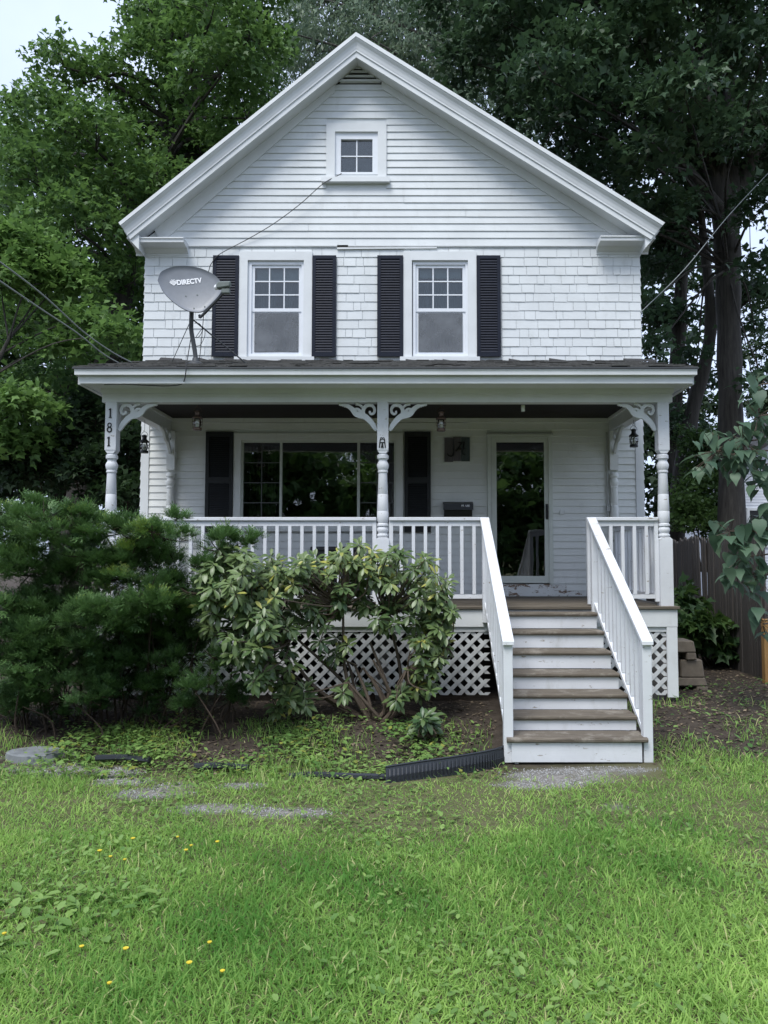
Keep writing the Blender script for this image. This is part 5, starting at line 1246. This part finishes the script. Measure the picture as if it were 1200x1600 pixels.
P = np.array(P); D = np.array(D); leaf_objects(t, P, frame_from(D), np.array(S), np.array(T), HV, M['catalpa'], np.array(S))

# ------------------------------------------------------------------ lawn, weeds, soil litter, gravel, flowers
def ground_at(px, py):
    Y = -5.0
    for _ in range(30):
        p = at(px, py, Y); z = gz(p.x, Y); Y += (p.z - z) * -((Y - CAM_Y) / (CAM_H - .1)) * -1 * .6 if False else (z - p.z) * -1 * (Y - CAM_Y) / CAM_H * .7
    p = at(px, py, Y); return Vector((p.x, p.y, gz(p.x, p.y)))
GP = [(110, 1205, .45, .14), (150, 1208, .3, .12), (240, 1240, .26, .11), (275, 1228, .14, .06), (340, 1263, .28, .09), (380, 1228, .16, .07), (450, 1270, .26, .07), (880, 1215, .42, .17), (840, 1225, .3, .12), (60, 1180, .25, .08), (960, 1260, .10, .06), (925, 1205, .42, .08), (60, 1200, .3, .08), (185, 1222, .22, .08)]
GPW = [(ground_at(a, b_), rx, ry) for a, b_, rx, ry in GP]
def noise_np(x, y, sc, seed):
    g = np.random.default_rng(seed); v = np.zeros_like(x)
    for _ in range(7):
        a = g.uniform(0, 6.28); f = sc * g.uniform(.5, 1.9); v += np.sin((x * math.cos(a) + y * math.sin(a)) * f + g.uniform(0, 6.28))
    return v / 7
def bare(x, y):
    m = np.zeros_like(x)
    for c, rx, ry in GPW: m = np.maximum(m, np.clip(1.5 - 1.05 * np.hypot((x - c.x) / rx, (y - c.y) / ry), 0, 1))
    return np.clip(m * (.95 + 1.1 * noise_np(x, y, 9, 33) + .4 * noise_np(x, y, 25, 34)), 0, 1)
def gz_np(x, y): return np.array([gz(a, b_) for a, b_ in zip(x, y)])
def lawn_edge(x):       # y where the lawn gives way to soil
    return np.where(x < .95, -3.72 - .4 * np.clip(x, 0, .95) + .10 * np.sin(3 * x) + .06 * np.sin(7.3 * x), np.where(x < 2.25, -4.42 + .05 * np.sin(9 * x), -3.95 + .18 * np.sin(2.6 * x + 1) + .25 * np.clip(x - 3.2, 0, 3)))
def in_steps(x, y): return (x > .86) & (x < 2.2) & (y > -4.22)
def by_edging(x, y):
    ye = np.interp(x, [-.17, .1, .36, .62, .80, .9], [-4.72, -4.60, -4.48, -4.34, -4.22, -4.12]); return (x > -.2) & (x < .92) & (y < ye + .05) & (y > ye - .10)
def sample(n, xmin, xmax, ymin, ymax, g): return g.uniform(xmin, xmax, n), g.uniform(ymin, ymax, n)
def blades(x, y, L, wid, lean, g, tint):
    n = len(x); z = gz_np(x, y) - .006; az = g.uniform(0, 2 * np.pi, n); dx, dy = np.cos(az), np.sin(az); px_, py_ = -dy, dx
    tw = g.uniform(-1, 1, n); px_, py_ = px_ * np.cos(tw) - py_ * np.sin(tw), px_ * np.sin(tw) + py_ * np.cos(tw)
    l1 = np.clip(lean * g.uniform(.3, 1.1, n), 0, 1.5); l2 = np.clip(l1 + g.uniform(.1, .9, n), 0, 1.9)
    B = np.stack([x, y, z], 1); A = np.stack([np.sin(l1) * dx, np.sin(l1) * dy, np.cos(l1)], 1) * (L * .55)[:, None]; C = np.stack([np.sin(l2) * dx, np.sin(l2) * dy, np.cos(l2)], 1) * (L * .5)[:, None]
    Pw = np.stack([px_, py_, np.zeros(n)], 1) * wid[:, None]
    m_ = B + A; e_ = m_ + C; V = np.stack([B - Pw * .8, B + Pw * .8, m_ + Pw, m_ - Pw, e_ + Pw * .15, e_ - Pw * .15], 1).reshape(-1, 3)
    o = (np.arange(n) * 6)[:, None]; Q = np.concatenate([np.array([[0, 1, 2, 3]]) + o, np.array([[3, 2, 4, 5]]) + o]); return V, Q, np.repeat(np.clip(tint, 0, 1), 6)
gme = bpy.data.objects['ground'].data; co = np.empty(len(gme.vertices) * 3, dtype=np.float32); gme.vertices.foreach_get('co', co); co = co.reshape(-1, 3)
gme.attributes.new('worn', 'FLOAT', 'POINT').data.foreach_set('value', np.clip(bare(co[:, 0].astype(float), co[:, 1].astype(float)) * 1.6, 0, 1).astype(np.float32))
g = np.random.default_rng(77)
X = []; Yv = []
for n, y0, y1, hw0 in ((62000, -8.95, -7.4, 1), (62000, -7.4, -5.8, 1), (44000, -5.8, -3.4, 1)):
    x, y = sample(n, -1, 1, y0, y1, g); D_ = y - CAM_Y; x = x * (D_ * .53 + .9) - D_ * .03; X.append(x); Yv.append(y)
x = np.concatenate(X); y = np.concatenate(Yv)
dens = np.clip((lawn_edge(x) - y) / np.where(x < .95, .95, .25), 0, 1) * (1 - bare(x, y)) * np.clip(.95 + .6 * noise_np(x, y, 3.0, 5), .3, 1)
keep = (g.random(len(x)) < dens) & ~in_steps(x, y) & ~by_edging(x, y); x, y = x[keep], y[keep]
tall = np.clip(.5 + 1.3 * noise_np(x, y, 1.6, 6), 0, 1.0); tall = np.maximum(tall, np.clip((x - 2.0) * 1.2, 0, 1) * np.clip((y + 5.6) * 1.0, 0, 1)); clump = noise_np(x, y, 9, 8)
L = (.032 + .036 * tall + .02 * np.clip(clump, 0, 1)) * g.uniform(.6, 1.4, len(x)); tn = .46 + .5 * noise_np(x, y, 1.1, 9) + .38 * noise_np(x, y, 5, 10) + g.normal(0, .15, len(x)) - .16 * (tall - .5) - .12 * np.clip((y + 7) / 2, -1, .6)
dry = g.random(len(x)) < (.035 + .06 * np.clip((y + 5.6) / 1.2, 0, 1)); tn = np.where(dry, 1.0, np.clip(tn, 0, .88))
props(put('grass', blades(x, y, L, g.uniform(.0022, .0046, len(x)), .6 + .8 * g.random(len(x)) + .45 * np.clip(noise_np(x, y, 2.4, 12), 0, 1), g, tn), M['grass']), 'uneven green lawn covering the front yard', 'grass', kind='stuff')
# long tufts on both sides and round the weeds
x, y = sample(26000, -4.6, 4.9, -5.1, -2.3, g); cl = noise_np(x, y, 4.5, 14)
w = np.clip(cl * 2 + .45, 0, 1) * np.where((x < .85) & (y < -3.2), .9 * np.clip(1.3 - np.clip(x + .6, 0, 1.4), .3, 1), 0) + np.where((x > 2.2) & (y < -3.6), np.clip(cl * 2 + .7, 0, 1), 0) + .30 * (x > 2.3) * (cl > .05) + ((x < -3.6) & (y < -3.5)) * .6
keep = (g.random(len(x)) < w * (1 - bare(x, y))) & ~in_steps(x, y) & ~by_edging(x, y); x, y = x[keep], y[keep]
props(put('long_grass', blades(x, y, g.uniform(.04, .15, len(x)), g.uniform(.002, .004, len(x)), .3 + .7 * g.random(len(x)), g, np.where(g.random(len(x)) < .08, 1, np.clip(.42 + g.normal(0, .22, len(x)), 0, .9))), M['grass']), 'longer grass tufts along the planting bed and right of the steps', 'grass', kind='stuff')
# broad weeds in the lawn: clover and plantain leaves
OV = [(np.array([(0, 0, 0), (.28, -.27, .04), (.72, -.25, .03), (1, 0, -.06), (.72, .25, .03), (.28, .27, .04)]), np.array([(0, 1, 2, 3), (0, 3, 4, 5)]), np.zeros(6))]
x, y = sample(15000, -1, 1, -8.95, -4.2, g); D_ = y - CAM_Y; x = x * (D_ * .53 + .8) - D_ * .03
w = np.clip(noise_np(x, y, 2.2, 15) * 2.2 + .35, 0, 1) * np.clip((lawn_edge(x) + .1 - y) / .2, 0, 1) * (1 - bare(x, y)); w *= np.clip(.6 - x * .22, .3, 1)
keep = (g.random(len(x)) < w) & ~in_steps(x, y) & ~by_edging(x, y); x, y = x[keep], y[keep]; n = len(x)
sz = g.uniform(.018, .055, n) * (1 + .7 * np.clip(-x - .3, 0, 1) * (y < -6.8)); Pp = np.stack([x, y, gz_np(x, y) + g.uniform(.012, .055, n)], 1); az = g.uniform(0, 6.28, n); el = g.uniform(-.3, .6, n)
props(put('lawn_weeds', stamp(OV[0], Pp, frame_from(np.stack([np.cos(az) * np.cos(el), np.sin(az) * np.cos(el), np.sin(el)], 1)), sz, np.clip(.55 + g.normal(0, .18, n), 0, .92)), M['weed']), 'clover and broad leaved weeds mixed into the lawn', 'weeds', kind='stuff')
# weeds along the bed edge and on the soil
x, y = sample(11000, -4.4, 4.9, -4.75, -1.0, g); x2, y2 = sample(17000, -4.6, .85, -4.6, -2.95, g); x = np.concatenate([x, x2]); y = np.concatenate([y, y2]); cl = noise_np(x, y, 3.2, 17)
w = np.where((x < .85) & (y < -2.95), np.clip(cl * 2.4 + .6, 0, 1) * np.clip((-3.0 - y) / .5, 0, 1) * np.clip(1.35 - np.clip(x + .6, 0, 1.4), .25, 1), 0) + np.where(x > 2.25, .35 + .45 * (cl > .15) + .35 * (y < -3.5), 0)
keep = (g.random(len(x)) < w * (1 - bare(x, y))) & ~in_steps(x, y) & ~by_edging(x, y) & ~((x < 3.2) & (y > -2.3)); x, y = x[keep], y[keep]; n = len(x)
h = g.uniform(.02, .17, n) * np.clip(.6 + noise_np(x, y, 6, 18), .2, 1); Pp = np.stack([x, y, gz_np(x, y) + h], 1); az = g.uniform(0, 6.28, n); el = g.uniform(-.5, .5, n); dr = frame_from(np.stack([np.cos(az) * np.cos(el), np.sin(az) * np.cos(el), np.sin(el)], 1))
pk = g.random(n) < .6; LM_ = (*leaf_maple(), np.zeros(6)); tn = np.where(g.random(n) < .10, 1, np.clip(.48 + .45 * noise_np(x, y, 5, 19) + g.normal(0, .15, n), 0, .9)) - .2 * (x > 2.25)
props(put('bed_weeds', merge([stamp(OV[0], Pp[pk], dr[pk], .018 + .06 * g.random(pk.sum()) ** 2.2, tn[pk]), stamp(LM_, Pp[~pk], dr[~pk], .018 + .055 * g.random((~pk).sum()) ** 2, tn[~pk])]), M['weed']), 'low weeds growing along the planting bed and over the bare soil', 'weeds', kind='stuff')
# leaf litter and chips on the soil
x, y = sample(26000, -4.3, 5.6, -4.5, 3.5, g); w = np.where(x < .9, (y > -4.45) & (y < -2.2), np.where(x > 2.22, (y > -4.2) & ~((x < 3.2) & (y > -2.2)), 0)) * 1.0
keep = (g.random(len(x)) < w); x, y = x[keep], y[keep]; n = len(x); az = g.uniform(0, 6.28, n); el = g.uniform(-.4, .4, n)
Pp = np.stack([x, y, gz_np(x, y) + g.uniform(.0, .018, n)], 1)
props(put('leaf_litter', stamp((*leaf_maple(), np.zeros(6)), Pp, frame_from(np.stack([np.cos(az) * np.cos(el), np.sin(az) * np.cos(el), np.sin(el)], 1)), g.uniform(.015, .06, n), g.beta(1.2, 2.6, n)), M['litter']), 'dry leaf litter and bark chips on the bare soil', 'leaf litter', kind='stuff')
# gravel
def pebble():
    V = np.array([(1, 0, 0), (-1, 0, 0), (0, 1, 0), (0, -1, 0), (0, 0, .7), (0, 0, -.7)], float) * .5 * [1, .8, 1]; Q = np.array([(0, 2, 4), (2, 1, 4), (1, 3, 4), (3, 0, 4), (2, 0, 5), (1, 2, 5), (3, 1, 5), (0, 3, 5)]); return V, Q, np.zeros(6)
x = []; y = []
for c, rx, ry in GPW:
    n = int(16000 * rx * ry) + 80; a = g.uniform(0, 6.28, n); r_ = np.sqrt(g.random(n)) * 1.1 + np.abs(g.normal(0, .28, n)); x.append(c.x + rx * r_ * np.cos(a)); y.append(c.y + ry * r_ * np.sin(a))
x = np.concatenate(x); y = np.concatenate(y); k = ~in_steps(x, y) & (noise_np(x, y, 9, 33) + .55 * noise_np(x, y, 25, 34) > g.normal(-.12, .12, len(x))); x, y = x[k], y[k]; n = len(x)
props(put('gravel', stamp(pebble(), np.stack([x, y, gz_np(x, y) + .003], 1), rot_from(g.uniform(0, 6, n), g.uniform(0, 6, n), g.uniform(0, 6, n)), g.uniform(.006, .018, n), np.clip(g.normal(.4, .25, n), 0, 1)), M['gravel']), 'patches of grey gravel showing through the grass', 'gravel', kind='stuff')
# yellow flowers
def make_flower(p):
    h = rnd.uniform(.05, .10); t = root('yellow_flower', 'small yellow wildflower blooming in the lawn', 'flower', p, 'yellow flowers dotted in the lawn')
    mb = MB(); mb.tube([p, p + Vector((.006, .002, h * .6)), p + Vector((.01, -.004, h))], [.002, .0016, .0015], 5); build('stem', mb, M['stem'], t)
    mb = MB(); c = p + Vector((.01, -.004, h + .002)); r_ = rnd.uniform(.008, .014)
    mb.lathe([(.005, c.z - .004), (.009, c.z), (.006, c.z + .006)], c.x, c.y, 8)
    for k in range(9):
        a = k * math.pi * 2 / 9; d = Vector((math.cos(a), math.sin(a), .35)); s_ = Vector((-math.sin(a), math.cos(a), 0)) * .0045
        mb.add([c + d * .004 - s_, c + d * .004 + s_, c + d * r_ + s_, c + d * r_ - s_, c + d * .004 - s_ + Vector((0, 0, .0012)), c + d * .004 + s_ + Vector((0, 0, .0012)), c + d * r_ + s_ + Vector((0, 0, .0012)), c + d * r_ - s_ + Vector((0, 0, .0012))], [(3, 2, 1, 0), (4, 5, 6, 7), (0, 1, 5, 4), (1, 2, 6, 5), (2, 3, 7, 6), (3, 0, 4, 7)])
    build('blossom', mb, M['petal'], t)
for q in ((205, 1332), (275, 1330), (288, 1345), (296, 1345), (337, 1333), (192, 1366), (153, 1350), (170, 1354), (3, 1487), (124, 1506), (193, 1502), (324, 1499), (292, 1533), (344, 1537), (167, 1568)): make_flower(ground_at(*q))

# trees across the street, behind the camera: what the window panes reflect
for i, (bx, by, h) in enumerate(((-11, -29, 9.5), (-4.5, -31, 7.5), (3.5, -30, 9), (10.5, -29, 8), (18, -30, 10), (-19, -30, 9))):
    rr = random.Random(90 + i); lobes = [(bx + rr.uniform(-4.2, 4.2), by + rr.uniform(-3, 3), h * rr.uniform(.06, 1), rr.uniform(1.5, 2.3)) for _ in range(34)]
    tree('street_tree', 'leafy green tree standing in the row across the street', (bx, by, 0), [(bx, by, 0, .35), (bx, by, h * .4, .28), (bx + .3, by, h * .9, .08)], lobes, 800, SPR_BIG, M['maple'], 'bark', 'trees across the street', seed=90 + i, scale=1.8, twig=False, shell=.3)
